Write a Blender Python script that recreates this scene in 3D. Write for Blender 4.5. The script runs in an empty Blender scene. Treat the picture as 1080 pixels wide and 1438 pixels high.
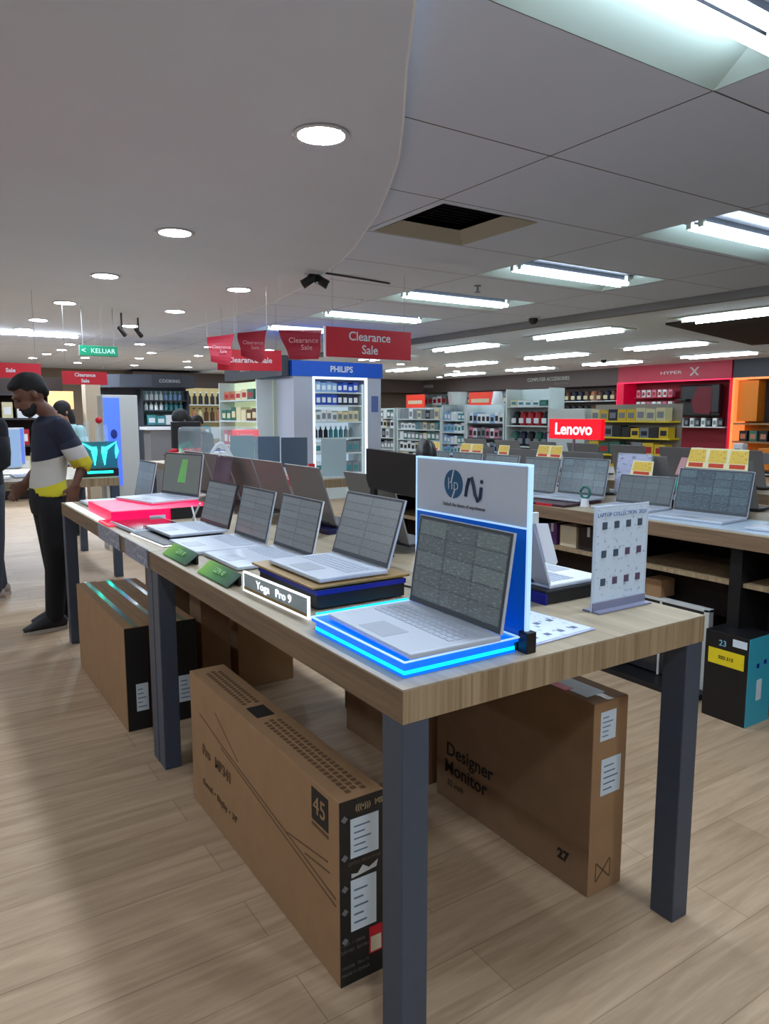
import bpy, bmesh, math, random
from mathutils import Vector, Matrix
random.seed(7)
SC = bpy.context.scene
EXPO = 0.8         # stops
GLOW = 0.62        # scale of small lit signs
COL = SC.collection
PI = math.pi

# ------------------------------------------------------------------ camera, world, exposure
cd = bpy.data.cameras.new('camera')
cam = bpy.data.objects.new('camera', cd); COL.objects.link(cam)
cd.sensor_fit = 'VERTICAL'; cd.sensor_height = 36.0; cd.lens = 36.0*1026/1438
cd.clip_start = 0.05; cd.clip_end = 200
cam.location = (0, 0, 1.45)
cam.rotation_euler = (PI/2-0.132, 0, -0.580)
SC.camera = cam
w = bpy.data.worlds.new('world'); SC.world = w; w.use_nodes = True
w.node_tree.nodes['Background'].inputs[0].default_value = (0.8, 0.85, 1, 1)
w.node_tree.nodes['Background'].inputs[1].default_value = 0.15
SC.view_settings.view_transform = 'Standard'; SC.view_settings.look = 'None'
SC.view_settings.gamma = 1.0; SC.view_settings.exposure = EXPO
SC.view_settings.use_curve_mapping = False
TUBE = 11.0       # emission of the fluorescent tubes
DOWN = 120.0       # emission of the downlights

# ------------------------------------------------------------------ materials
MATS = {}
def lin(c):
    return tuple((x/12.92 if x <= .04045 else ((x+.055)/1.055)**2.4) for x in c)
def nt(name):
    m = bpy.data.materials.new(name); m.use_nodes = True
    t = m.node_tree; b = t.nodes['Principled BSDF']
    return m, t, b
def mat(name, rgb, rough=.55, metal=0, emit=0, noise=0.0, nscale=30, alpha=1.0, trans=0.0, coat=0, ecol=None):
    """rgb in display (sRGB) values 0-1; slight procedural mottling through noise"""
    if name in MATS: return MATS[name]
    m, t, b = nt(name); c = lin(rgb)
    b.inputs['Base Color'].default_value = (*c, 1)
    b.inputs['Roughness'].default_value = rough; b.inputs['Metallic'].default_value = metal
    b.inputs['Alpha'].default_value = alpha; b.inputs['Transmission Weight'].default_value = trans
    b.inputs['Coat Weight'].default_value = coat
    if emit:
        e = lin(ecol or rgb)
        b.inputs['Emission Color'].default_value = (*e, 1); b.inputs['Emission Strength'].default_value = emit*(1 if emit > 4 else GLOW)
    if noise:
        tc = t.nodes.new('ShaderNodeTexCoord'); n = t.nodes.new('ShaderNodeTexNoise')
        n.inputs['Scale'].default_value = nscale; n.inputs['Detail'].default_value = 4
        t.links.new(tc.outputs['Object'], n.inputs['Vector'])
        r = t.nodes.new('ShaderNodeValToRGB')
        r.color_ramp.elements[0].position = .3; r.color_ramp.elements[1].position = .7
        r.color_ramp.elements[0].color = (*[x*(1-noise) for x in c], 1)
        r.color_ramp.elements[1].color = (*[min(1, x*(1+noise)) for x in c], 1)
        t.links.new(n.outputs['Fac'], r.inputs['Fac']); t.links.new(r.outputs['Color'], b.inputs['Base Color'])
    MATS[name] = m; return m

def wood(name, a, b_, scale, rough=.45, planks=None, rot=0, detail=5):
    if name in MATS: return MATS[name]
    m, t, b = nt(name); tc = t.nodes.new('ShaderNodeTexCoord'); mp = t.nodes.new('ShaderNodeMapping')
    mp.inputs['Scale'].default_value = scale
    t.links.new(tc.outputs['Object'], mp.inputs['Vector'])
    n = t.nodes.new('ShaderNodeTexNoise'); n.inputs['Scale'].default_value = 1; n.inputs['Detail'].default_value = detail
    n.inputs['Roughness'].default_value = .65; n.inputs['Distortion'].default_value = .6
    t.links.new(mp.outputs['Vector'], n.inputs['Vector'])
    r = t.nodes.new('ShaderNodeValToRGB'); r.color_ramp.elements[0].position = .33; r.color_ramp.elements[1].position = .68
    r.color_ramp.elements[0].color = (*lin(a), 1); r.color_ramp.elements[1].color = (*lin(b_), 1)
    t.links.new(n.outputs['Fac'], r.inputs['Fac'])
    out = r.outputs['Color']
    if planks:
        L, W = planks
        br = t.nodes.new('ShaderNodeTexBrick'); br.inputs['Scale'].default_value = 1
        br.offset = .37; br.offset_frequency = 2
        br.inputs['Brick Width'].default_value = L; br.inputs['Row Height'].default_value = W
        br.inputs['Mortar Size'].default_value = .0022; br.inputs['Mortar Smooth'].default_value = .6
        br.inputs['Color1'].default_value = (1, 1, 1, 1); br.inputs['Color2'].default_value = (.86, .85, .83, 1)
        br.inputs['Mortar'].default_value = (.62, .57, .52, 1)
        t.links.new(tc.outputs['Object'], br.inputs['Vector'])
        mx = t.nodes.new('ShaderNodeMix'); mx.data_type = 'RGBA'; mx.blend_type = 'MULTIPLY'; mx.inputs[0].default_value = 1
        t.links.new(out, mx.inputs[6]); t.links.new(br.outputs['Color'], mx.inputs[7]); out = mx.outputs[2]
    t.links.new(out, b.inputs['Base Color']); b.inputs['Roughness'].default_value = rough
    MATS[name] = m; return m

def screen(name, base, bright, strength=.66, cols=3, rows=4, blank=.45):
    """a lit display showing rows of small windows and text; uses generated coordinates"""
    if name in MATS: return MATS[name]
    m, t, b = nt(name); tc = t.nodes.new('ShaderNodeTexCoord'); mp = t.nodes.new('ShaderNodeMapping')
    mp.inputs['Rotation'].default_value = (PI/2, 0, 0)
    t.links.new(tc.outputs['UV'], mp.inputs['Vector']); mp.inputs['Rotation'].default_value = (0, 0, 0)
    br = t.nodes.new('ShaderNodeTexBrick'); br.inputs['Scale'].default_value = 1; br.offset = 0
    br.inputs['Brick Width'].default_value = 1/cols; br.inputs['Row Height'].default_value = 1/rows
    br.inputs['Mortar Size'].default_value = .012; br.inputs['Bias'].default_value = -.1
    d = lin(base); h = lin(bright)
    md = tuple((x*.84+y*.16) for x, y in zip(d, h))
    br.inputs['Color1'].default_value = (*d, 1); br.inputs['Color2'].default_value = (*md, 1)
    br.inputs['Mortar'].default_value = (*[x*.75 for x in d], 1)
    t.links.new(mp.outputs['Vector'], br.inputs['Vector'])
    n = t.nodes.new('ShaderNodeTexNoise'); n.inputs['Scale'].default_value = 1; n.inputs['Detail'].default_value = 2
    mp2 = t.nodes.new('ShaderNodeMapping'); mp2.inputs['Scale'].default_value = (22, 60, 1)
    t.links.new(tc.outputs['UV'], mp2.inputs['Vector']); t.links.new(mp2.outputs['Vector'], n.inputs['Vector'])
    r = t.nodes.new('ShaderNodeValToRGB'); r.color_ramp.elements[0].position = .55; r.color_ramp.elements[1].position = .72
    r.color_ramp.elements[0].color = (0, 0, 0, 1); r.color_ramp.elements[1].color = (.42, .42, .42, 1)
    t.links.new(n.outputs['Fac'], r.inputs['Fac'])
    mx = t.nodes.new('ShaderNodeMix'); mx.data_type = 'RGBA'
    t.links.new(r.outputs['Color'], mx.inputs[0]); t.links.new(br.outputs['Color'], mx.inputs[6])
    mx.inputs[7].default_value = (*h, 1)
    b.inputs['Base Color'].default_value = (.012, .014, .016, 1); b.inputs['Roughness'].default_value = .22
    t.links.new(mx.outputs[2], b.inputs['Emission Color']); b.inputs['Emission Strength'].default_value = strength*GLOW
    MATS[name] = m; return m

def print_mat(name, paper, ink, sx, sy, th=.56, rough=.5):
    """printed sheet: paper with rows of small marks"""
    if name in MATS: return MATS[name]
    m, t, b = nt(name); tc = t.nodes.new('ShaderNodeTexCoord'); mp = t.nodes.new('ShaderNodeMapping')
    mp.inputs['Scale'].default_value = (sx, sy, 1); t.links.new(tc.outputs['UV'], mp.inputs['Vector'])
    n = t.nodes.new('ShaderNodeTexNoise'); n.inputs['Scale'].default_value = 1; n.inputs['Detail'].default_value = 3
    t.links.new(mp.outputs['Vector'], n.inputs['Vector'])
    r = t.nodes.new('ShaderNodeValToRGB'); r.color_ramp.elements[0].position = th; r.color_ramp.elements[1].position = th+.08
    r.color_ramp.elements[0].color = (*lin(paper), 1); r.color_ramp.elements[1].color = (*lin(ink), 1)
    t.links.new(n.outputs['Fac'], r.inputs['Fac']); t.links.new(r.outputs['Color'], b.inputs['Base Color'])
    b.inputs['Roughness'].default_value = rough
    MATS[name] = m; return m

M = dict(
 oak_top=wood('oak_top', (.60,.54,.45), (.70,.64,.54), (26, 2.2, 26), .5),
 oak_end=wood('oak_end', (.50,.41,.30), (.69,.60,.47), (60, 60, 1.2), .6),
 oak_shaded_side=wood('oak_shaded_side', (.43,.34,.26), (.53,.43,.33), (3, 3, 60), .6),  # darker oak: shading of the long sides put into the colour
 leg=mat('leg_metal', (.265,.305,.37), .45, .15, noise=.05),
 card=mat('cardboard', (.62,.48,.34), .85, noise=.06, nscale=12),
 card_dark=mat('cardboard_dark', (.52,.40,.29), .85, noise=.06, nscale=12),
 card_line=mat('cardboard_print', (.40,.29,.19), .85),
 card_top=mat('cardboard_top', (.60,.48,.35), .8, noise=.06),
 black=mat('black_plastic', (.07,.07,.08), .45), ink=mat('black_ink', (.10,.08,.07), .7),
 dark=mat('dark_plastic', (.16,.16,.18), .5), white=mat('white_plastic', (.88,.89,.91), .45),
 offw=mat('off_white_metal', (.80,.81,.80), .5), silver=mat('silver_metal', (.76,.79,.84), .38, .1),
 keys=mat('key_grey', (.70,.73,.79), .6), lid=mat('grey_lid', (.48,.475,.47), .55, 0),
 lid_w=mat('pale_lid', (.74,.75,.77), .4, .2), pad=mat('touchpad', (.66,.69,.74), .4, .2),
 label=mat('white_label', (.83,.88,.92), .6), red=mat('red_sign', (.80,.06,.16), .5), blue=mat('blue_sign', (.02,.37,.80), .5),
 navy=mat('navy_box', (.04,.10,.55), .4), green=mat('green_card', (.42,.68,.22), .5), teal=mat('teal_box', (.22,.66,.76), .5),
 yellow=mat('yellow_card', (.93,.83,.12), .5), gold=mat('gold_rim', (.62,.50,.30), .35, .5),
 glass=mat('clear_acrylic', (.85,.92,.95), .08, trans=.0, alpha=.22), cream=mat('cream', (.85,.80,.68), .6),
 grey=mat('mid_grey', (.45,.45,.46), .6), charcoal=mat('charcoal_fascia', (.23,.24,.27), .6),
 taupe=mat('taupe_fascia', (.36,.31,.30), .65), brown=mat('dark_brown_panel', (.17,.12,.10), .75),
 shelfw=mat('white_shelf', (.82,.86,.86), .5), pink=mat('crimson_panel', (.72,.03,.22), .5), orange=mat('orange_panel', (.90,.52,.12), .6),
 bezel=mat('grey_bezel', (.27,.29,.31), .4),
 purple=mat('purple_packet', (.36,.20,.46), .5),
 olive=mat('amber_panel', (.72,.50,.10), .6),
)
M['cyan_glow'] = mat('cyan_light', (.05,.65,.9), .4, emit=2.4, ecol=(.0,.74,1))
M['blue_glow'] = mat('blue_acrylic_light', (.02,.40,.85), .3, emit=.8, ecol=(.0,.42,1))
M['white_glow'] = mat('white_edge_light', (.95,.97,1), .4, emit=1.6)
M['blue_edge'] = mat('pale_blue_edge_light', (.65,.80,1), .4, emit=.8)
M['pink_glow'] = mat('pink_light', (1,.02,.35), .4, emit=.8, ecol=(1,.0,.30))
M['tube'] = mat('fluorescent_tube', (1,1,1), .4, emit=TUBE, ecol=(.86,.94,1))
M['down'] = mat('downlight_lens', (1,1,1), .4, emit=DOWN, ecol=(.88,.94,1))
M['panel_tube'] = mat('panel_tube', (1,1,1), .4, emit=19.0, ecol=(.88,.95,1))
M['fix'] = mat('fixture_enamel', (.74,.80,.77), .4)
M['fixtop'] = mat('fixture_reflector', (.24,.25,.28), .45, .2)

# ------------------------------------------------------------------ mesh helpers
class MB:
    def __init__(s): s.bm = bmesh.new(); s.uv = s.bm.loops.layers.uv.new('UVMap'); s.mi = 0; s.xf = None
    def _tag(s, faces):
        for f in faces: f.material_index = s.mi
    def box(s, x0, x1, y0, y1, z0, z1, bev=0):
        r = bmesh.ops.create_cube(s.bm, size=1)
        vs = r['verts']
        mt = Matrix.Translation(((x0+x1)/2, (y0+y1)/2, (z0+z1)/2)) @ Matrix.Diagonal((abs(x1-x0), abs(y1-y0), abs(z1-z0), 1))
        bmesh.ops.transform(s.bm, matrix=mt, verts=vs)
        fs = {f for v in vs for f in v.link_faces}; s._tag(fs)
        if bev:
            es = list({e for v in vs for e in v.link_edges})
            rr = bmesh.ops.bevel(s.bm, geom=es, offset=bev, segments=2, affect='EDGES', profile=.5)
            s._tag(rr['faces']); vs = list({v for f in rr['faces'] for v in f.verts} | {v for v in vs if v.is_valid})
        return s
    def obox(s, c, ax, ay, az):
        """oriented box: centre c, half axes as vectors"""
        c = Vector(c); ax = Vector(ax); ay = Vector(ay); az = Vector(az); v = []
        for i in (-1, 1):
            for j in (-1, 1):
                for k in (-1, 1): v.append(s.bm.verts.new(c+ax*i+ay*j+az*k))
        for q in ((0,1,3,2),(4,6,7,5),(0,4,5,1),(2,3,7,6),(0,2,6,4),(1,5,7,3)):
            s._tag([s.bm.faces.new([v[i] for i in q])])
        return s
    def quad(s, a, b, c, d):
        """a,b,c,d counter-clockwise, uv (0,0),(1,0),(1,1),(0,1)"""
        vs = [s.bm.verts.new(p) for p in (a, b, c, d)]; f = s.bm.faces.new(vs); s._tag([f])
        for l, u in zip(f.loops, ((0,0),(1,0),(1,1),(0,1))): l[s.uv].uv = u
        return s
    def poly_prism(s, pts, z0, z1):
        lo = [s.bm.verts.new((x, y, z0)) for x, y in pts]; hi = [s.bm.verts.new((x, y, z1)) for x, y in pts]
        n = len(pts); fs = [s.bm.faces.new(lo[::-1]), s.bm.faces.new(hi)]
        for i in range(n): fs.append(s.bm.faces.new((lo[i], lo[(i+1) % n], hi[(i+1) % n], hi[i])))
        s._tag(fs); return s
    def slab(s, pts, n):
        """polygon pts in 3-D extruded by vector n"""
        n = Vector(n); a = [s.bm.verts.new(p) for p in pts]; b = [s.bm.verts.new(Vector(p)+n) for p in pts]; k = len(pts)
        fs = [s.bm.faces.new(a[::-1]), s.bm.faces.new(b)]
        for i in range(k): fs.append(s.bm.faces.new((a[i], a[(i+1) % k], b[(i+1) % k], b[i])))
        s._tag(fs); return s
    def loft(s, rings, seg=14, caps=True):
        """rings: (centre, rx, ry, direction) - ellipse perpendicular to direction; rx along the side axis"""
        prev = None; first = None
        for c, rx, ry, d in rings:
            d = Vector(d).normalized(); up = Vector((0, 1, 0)) if abs(d.y) < .9 else Vector((1, 0, 0))
            u = up.cross(d).normalized(); v = d.cross(u)
            ring = [s.bm.verts.new(Vector(c)+u*math.cos(2*PI*i/seg)*rx+v*math.sin(2*PI*i/seg)*ry) for i in range(seg)]
            if prev:
                for i in range(seg): s._tag([s.bm.faces.new((prev[i], prev[(i+1) % seg], ring[(i+1) % seg], ring[i]))])
            else: first = ring
            prev = ring
        if caps: s._tag([s.bm.faces.new(first[::-1]), s.bm.faces.new(prev)])
        return s
    def tube(s, pts, rad, seg=10):
        pts = [Vector(p) for p in pts]; n = len(pts); rings = []
        if not hasattr(rad, '__len__'): rad = [rad]*n
        for i, p in enumerate(pts):
            d = (pts[min(i+1, n-1)]-pts[max(i-1, 0)])
            rings.append((p, rad[i], rad[i], d))
        return s.loft(rings, seg)
    def cyl(s, x, y, z0, z1, r, seg=20, r2=None):
        return s.loft([((x, y, z0), r, r, (0, 0, 1)), ((x, y, z1), r2 or r, r2 or r, (0, 0, 1))], seg)
    def ball(s, c, rx, ry, rz, seg=18, rot=None):
        r = bmesh.ops.create_uvsphere(s.bm, u_segments=seg, v_segments=max(8, seg//2+3), radius=1)
        m_ = Matrix.Translation(c) @ (rot or Matrix.Identity(4)) @ Matrix.Diagonal((rx, ry, rz, 1))
        bmesh.ops.transform(s.bm, matrix=m_, verts=r['verts'])
        s._tag({f for v in r['verts'] for f in v.link_faces}); return s
    def mesh(s, name, smooth=False):
        bmesh.ops.recalc_face_normals(s.bm, faces=s.bm.faces) if smooth else None
        me = bpy.data.meshes.new(name); s.bm.to_mesh(me); s.bm.free()
        if smooth:
            for p in me.polygons: p.use_smooth = True
        return me

def obj(name, mb, m, parent=None, smooth=False, loc=None):
    me = mb.mesh(name, smooth) if isinstance(mb, MB) else mb
    for x in (m if isinstance(m, (list, tuple)) else [m]): me.materials.append(x)
    o = bpy.data.objects.new(name, me); COL.objects.link(o)
    if parent: o.parent = parent
    if loc: o.location = loc
    return o
def tag(o, label, cat, group=None):
    o['label'] = label; o['category'] = cat
    if group: o['group'] = group
    return o
def thing(name, label, cat, loc=(0,0,0), rz=0, group=None):
    o = bpy.data.objects.new(name, None); COL.objects.link(o); o.empty_display_size = .1
    o.location = loc; o.rotation_euler = (0, 0, rz); return tag(o, label, cat, group)
def struct(name, mb, m):
    o = obj(name, mb, m); o['kind'] = 'structure'; return o
def kids(o): return [c for c in bpy.data.objects if c.parent == o]
def dup(root, loc, rz=None, label=None, group=None):
    r = root.copy(); COL.objects.link(r); r.location = loc
    if rz is not None: r.rotation_euler = (0, 0, rz)
    if label: r['label'] = label
    if group: r['group'] = group
    for ch in kids(root):
        c = ch.copy(); COL.objects.link(c); c.parent = r
        for g in kids(ch):
            d = g.copy(); COL.objects.link(d); d.parent = c
    return r
def text(body, size, m, parent, loc, rot, name='lettering', depth=.0006, align='CENTER', bold=0, sx=1.0, spacing=1.0):
    cu = bpy.data.curves.new(name, 'FONT'); cu.body = body; cu.size = size; cu.extrude = depth
    cu.align_x = align; cu.align_y = 'CENTER'; cu.offset = bold; cu.space_line = .95; cu.space_character = spacing
    cu.resolution_u = 3
    tmp = bpy.data.objects.new('tmp', cu); COL.objects.link(tmp)
    bpy.context.view_layer.update()
    me = bpy.data.meshes.new_from_object(tmp.evaluated_get(bpy.context.evaluated_depsgraph_get()))
    bpy.data.objects.remove(tmp); bpy.data.curves.remove(cu)
    me.materials.clear(); me.materials.append(m)
    o = bpy.data.objects.new(name, me); COL.objects.link(o); o.parent = parent
    o.location = loc; o.rotation_euler = rot; o.scale = (sx, 1, 1); return o
FACE_NY = (PI/2, 0, 0)          # lettering read by someone looking towards +Y
FACE_NX = (PI/2, 0, -PI/2)      # lettering read by someone looking towards +X

# ------------------------------------------------------------------ the shell
CH = 2.9; X0R, X1R, Y0R, Y1R = -7.0, 18.2, -4.0, 25.0
floor_m = wood('floor_planks', (.645,.54,.43), (.76,.655,.54), (2.2, 26, 1), .56, planks=(1.2, .175), detail=7)
struct('floor', MB().box(X0R, X1R, Y0R, Y1R, -.1, 0), floor_m)
wallm = mat('wall_paint', (.74,.72,.69), .8, noise=.03)
struct('wall_left', MB().box(X0R-.1, X0R, Y0R, Y1R, 0, 3.1), wallm)
struct('wall_right', MB().box(X1R, X1R+.1, Y0R, Y1R, 0, 3.1), mat('wall_paint_warm', (.62,.58,.55), .8))
struct('wall_front', MB().box(X0R, X1R, Y0R-.1, Y0R, 0, 3.1), wallm)
struct('wall_back', MB().box(X0R, X1R, Y1R, Y1R+.1, 0, 3.1), mat('wall_paint_brown', (.50,.44,.38), .8))

# ceiling tiles: one sheet with openings where fixtures and the vent sit
GX = [X0R] + [1.65] + [3.17+1.95*k for k in range(0, 3)]
def ceil_material():
    m, t, b = nt('ceiling_tiles'); tc = t.nodes.new('ShaderNodeTexCoord'); sp = t.nodes.new('ShaderNodeSeparateXYZ')
    t.links.new(tc.outputs['Object'], sp.inputs[0])
    def line(out, off, per, w_):
        a = t.nodes.new('ShaderNodeMath'); a.operation = 'SUBTRACT'; a.inputs[1].default_value = off-100*per
        mo = t.nodes.new('ShaderNodeMath'); mo.operation = 'MODULO'; mo.inputs[1].default_value = per
        s_ = t.nodes.new('ShaderNodeMath'); s_.operation = 'SUBTRACT'; s_.inputs[1].default_value = per/2
        ab = t.nodes.new('ShaderNodeMath'); ab.operation = 'ABSOLUTE'
        g = t.nodes.new('ShaderNodeMath'); g.operation = 'GREATER_THAN'; g.inputs[1].default_value = per/2-w_
        t.links.new(out, a.inputs[0]); t.links.new(a.outputs[0], mo.inputs[0]); t.links.new(mo.outputs[0], s_.inputs[0])
        t.links.new(s_.outputs[0], ab.inputs[0]); t.links.new(ab.outputs[0], g.inputs[0]); return g.outputs[0]
    lx = line(sp.outputs[0], 3.17, 1.95, .005); ly = line(sp.outputs[1], 2.13, 1.0, .005)
    mxm = t.nodes.new('ShaderNodeMath'); mxm.operation = 'MAXIMUM'; t.links.new(lx, mxm.inputs[0]); t.links.new(ly, mxm.inputs[1])
    n = t.nodes.new('ShaderNodeTexNoise'); n.inputs['Scale'].default_value = 1.1; t.links.new(tc.outputs['Object'], n.inputs['Vector'])
    r = t.nodes.new('ShaderNodeValToRGB'); r.color_ramp.elements[0].color = (*lin((.85,.89,.97)), 1); r.color_ramp.elements[1].color = (*lin((.87,.91,.99)), 1)
    t.links.new(n.outputs['Fac'], r.inputs['Fac'])
    mx = t.nodes.new('ShaderNodeMix'); mx.data_type = 'RGBA'; t.links.new(mxm.outputs[0], mx.inputs[0]); t.links.new(r.outputs['Color'], mx.inputs[6])
    mx.inputs[7].default_value = (*lin((.32,.32,.34)), 1); t.links.new(mx.outputs[2], b.inputs['Base Color'])
    b.inputs['Roughness'].default_value = .9; return m
ceilm = ceil_material()
holes = [(1.65, 3.17, 1.33, 2.13), (3.24, 4.14, 4.20, 5.10)]
for y in (1.15, 3.18, 5.17, 7.12, 9.10, 11.1): holes.append((5.12, 7.02, y, y+.88))
xs = sorted({X0R, 8.4} | {h[0] for h in holes} | {h[1] for h in holes})
ys = sorted({Y0R, Y1R} | {h[2] for h in holes} | {h[3] for h in holes})
mb = MB()
for a, b in zip(xs, xs[1:]):
    for c, d in zip(ys, ys[1:]):
        cx, cy = (a+b)/2, (c+d)/2
        if any(h[0] < cx < h[1] and h[2] < cy < h[3] for h in holes): continue
        mb.quad((a, c, CH), (a, d, CH), (b, d, CH), (b, c, CH))
struct('ceiling', mb, ceilm)
struct('ceiling_slab', MB().box(X0R, X1R, Y0R, Y1R, 3.25, 3.3), M['grey'])
struct('ceiling_lowered_right', MB().box(8.4, X1R, Y0R, Y1R, 2.82, 2.99), mat('ceiling_right_paint', (.86,.89,.93), .9))
edge = [(1.40,-1.0),(1.40,.6),(1.42,1.5),(1.54,2.17),(1.675,2.39),(1.81,2.61),(2.10,3.05),(2.38,3.5),(2.62,3.96),(2.86,4.45),(3.06,4.95),(3.26,5.44),(3.43,5.94),
        (3.6,6.6),(3.75,7.25),(3.90,8.2),(4.0,9.2),(4.03,10.3),(4.0,11.6),(3.96,12.6),(3.9,13.4),(2.5,13.9),(X0R,13.9),(X0R,Y0R),(1.40,Y0R)]
struct('ceiling_soffit', MB().poly_prism(edge, 2.84, 2.895), mat('soffit_paint', (.86,.895,.955), .8, noise=.015, nscale=2))
q = MB()
for (xa, ya), (xb, yb) in zip(edge[1:20], edge[2:21]):
    d = Vector((xb-xa, yb-ya, 0)); n = Vector((d.y, -d.x, 0)).normalized()*.005
    q.obox(((xa+xb)/2+n.x, (ya+yb)/2+n.y, 2.855), d*.502, n, (0, 0, .018))
struct('trim_soffit', q, mat('trim_white', (.97,.98,1), .4))
struct('trim_beam', MB().box(8.28, 8.4, Y0R, 20, 2.80, 2.9), mat('beam_paint', (.52,.51,.51), .8))
struct('ceiling_dark_recess', MB().poly_prism([(9.7, 3.2), (9.7, 7.1), (13.9, 8.2), (14.5, 4.0)], 2.79, 2.83), mat('dark_recess', (.16,.13,.13), .9))
# wall bands high on the right wall and on the back wall
struct('trim_fascia_right', MB().box(17.6, X1R-.01, 14.35, Y1R, 2.32, 2.82), M['taupe'])
struct('trim_fascia_back', MB().box(6.2, 17.6, Y1R-1.0, Y1R-.01, 2.32, 2.82), M['taupe'])
struct('wall_column', MB().box(2.60, 2.84, 13.1, 13.4, 0, 2.0), mat('column_paint', (.62,.56,.48), .7))

# ------------------------------------------------------------------ ceiling fixtures
def fluorescent(x0, x1, y0, y1, label):
    t = thing('ceiling_light', label, 'ceiling light', ((x0+x1)/2, (y0+y1)/2, CH), 0, 'recessed fluorescent lights')
    a, b = (x1-x0)/2, (y1-y0)/2; ins = .20; H = .09
    f = MB()
    o = [(-a, -b), (a, -b), (a, b), (-a, b)]; i = [(-a+.07, -b+ins), (a-.07, -b+ins), (a-.07, b-ins), (-a+.07, b-ins)]
    for k in range(4):
        p, q = o[k], o[(k+1) % 4]; r, s = i[k], i[(k+1) % 4]
        f.quad((*p, 0), (*r, H), (*s, H), (*q, 0))
    obj('frame', f, M['fix'], t)
    rt = MB(); rt.quad((i[0][0], i[0][1], H), (i[3][0], i[3][1], H), (i[2][0], i[2][1], H), (i[1][0], i[1][1], H)); rt.box(-a+.09, a-.09, -.03, .03, H-.045, H-.002)
    obj('reflector', rt, M['fixtop'], t)
    for sy in (-1, 1):
        tb = obj('tube', MB().tube([(-a+.14, sy*.05, .004), (a-.14, sy*.05, .004)], .026, 12), M['tube'], t, True)
        for sx in (-1, 1):
            hd = MB(); hd.box(sx*(a-.14)-.02, sx*(a-.14)+.02, sy*.05-.02, sy*.05+.02, -.012, H-.002)
            obj('lamp_holder', hd, M['offw'], t)
fluorescent(1.65, 3.17, 1.33, 2.13, 'large recessed twin tube ceiling light nearest the camera, at the top right')
for y, s in ((1.15, 'nearest of the row'), (3.18, 'second of the row, above the right hand table'), (5.17, 'third of the row'), (7.12, 'fourth of the row'),
             (9.10, 'fifth of the row, over the hanging sale board'), (11.1, 'farthest of the row, behind the hanging sale board')):
    fluorescent(5.12, 7.02, y, y+.88, 'recessed twin tube ceiling light, '+s)

def panel_light(x0, x1, y0, y1, label, first=[None]):
    if first[0]:
        dup(first[0], ((x0+x1)/2, (y0+y1)/2, 2.82), 0, label); return
    t = thing('panel_light', label, 'ceiling light', ((x0+x1)/2, (y0+y1)/2, 2.82), 0, 'surface lights beyond the ceiling beam')
    a, b = (x1-x0)/2, (y1-y0)/2
    f = MB().box(-a*.8, a*.8, -b, b, -.015, 0); obj('frame', f, M['fix'], t)
    for sx in (-1, 1): obj('tube', MB().tube([(sx*.16, -b+.12, -.04), (sx*.16, b-.12, -.04)], .016, 10), M['panel_tube'], t, True)
    first[0] = t
PL = [(9.6,[5.8,8.75,11.7,14.7,17.7],'beam side'), (12.7,[9.3,12.2,15.2,18.2],'middle'), (15.6,[7.2,10.0,13.0,16.0,19.0],'red wall side')]
for x, ys_, row in PL:
    for k, y in enumerate(ys_):
        panel_light(x-.42, x+.42, y-.95, y+.95, f"twin tube light on the lowered ceiling, {['nearest','second','third','fourth','fifth'][k]} light of the {row} row")

dl = None
def downlight(x, y, z, label, group, s=1.0):
    global dl
    if dl is None:
        dl = thing('downlight', label, 'ceiling light', (x, y, z), 0, group)
        rg = MB(); rg.loft([((0, 0, 0), .135, .135, (0, 0, -1)), ((0, 0, -.008), .145, .145, (0, 0, -1)), ((0, 0, -.012), .13, .13, (0, 0, -1))], 32)
        obj('rim', rg, M['white'], dl, True)
        q = MB(); vs = [q.bm.verts.new((.118*math.cos(-2*PI*i/32), .118*math.sin(-2*PI*i/32), -.0125)) for i in range(32)]; q.bm.faces.new(vs); obj('lens', q, M['down'], dl)
        dl.scale = (s, s, 1)
    else:
        d = dup(dl, (x, y, z), 0, label, group); d.scale = (s, s, 1)
names = ['nearest', 'second', 'third', 'fourth', 'fifth', 'sixth', 'seventh']
for k, (x, y) in enumerate([(1.85,3.40),(1.85,5.75),(1.81,7.88),(1.80,10.0),(1.78,12.0),(1.75,13.4)]):
    downlight(x, y, 2.84, f'round white downlight in the smooth soffit, {names[k]} of the left hand row', 'downlights in the smooth soffit')
for k, (x, y) in enumerate([(3.24,7.9),(3.18,10.0),(3.1,12.0)]):
    downlight(x, y, 2.84, f'round white downlight in the smooth soffit, {names[k]} of the right hand row', 'downlights in the smooth soffit')
NTH = ['first','second','third','fourth','fifth','sixth','seventh','eighth','ninth','tenth','eleventh','twelfth','thirteenth','fourteenth','fifteenth','sixteenth','seventeenth','eighteenth','nineteenth','twentieth','twenty-first','twenty-second','twenty-third','twenty-fourth','twenty-fifth','twenty-sixth','twenty-seventh','twenty-eighth','twenty-ninth','thirtieth']
for k, (x, y) in enumerate(sorted([(5.0,17.6),(6.2,17.8),(5.2,19.4),(6.6,19.9),(7.7,17.7),(8.0,20.5),(4.0,20.0),(3.0,16.4),(3.1,17.9),(3.0,19.3),(2.9,20.8),(4.2,15.6),(5.6,15.4),(7.0,15.4),(4.2,22.0),(5.8,22.2),(7.4,22.2),
               (1.4,15.5),(1.2,17.4),(1.1,19.2),(-.4,15.5),(-.6,17.6),(-.6,19.6),(-2.2,16.4),(-2.2,19.0),(9.2,22.0),(-.5,22)], key=lambda p: p[0]/p[1])):
    downlight(x, y, CH if x < 8.4 else 2.82, f'small round downlight in the far ceiling, {NTH[k]} counting from the left', 'far downlights', .8)
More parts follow.
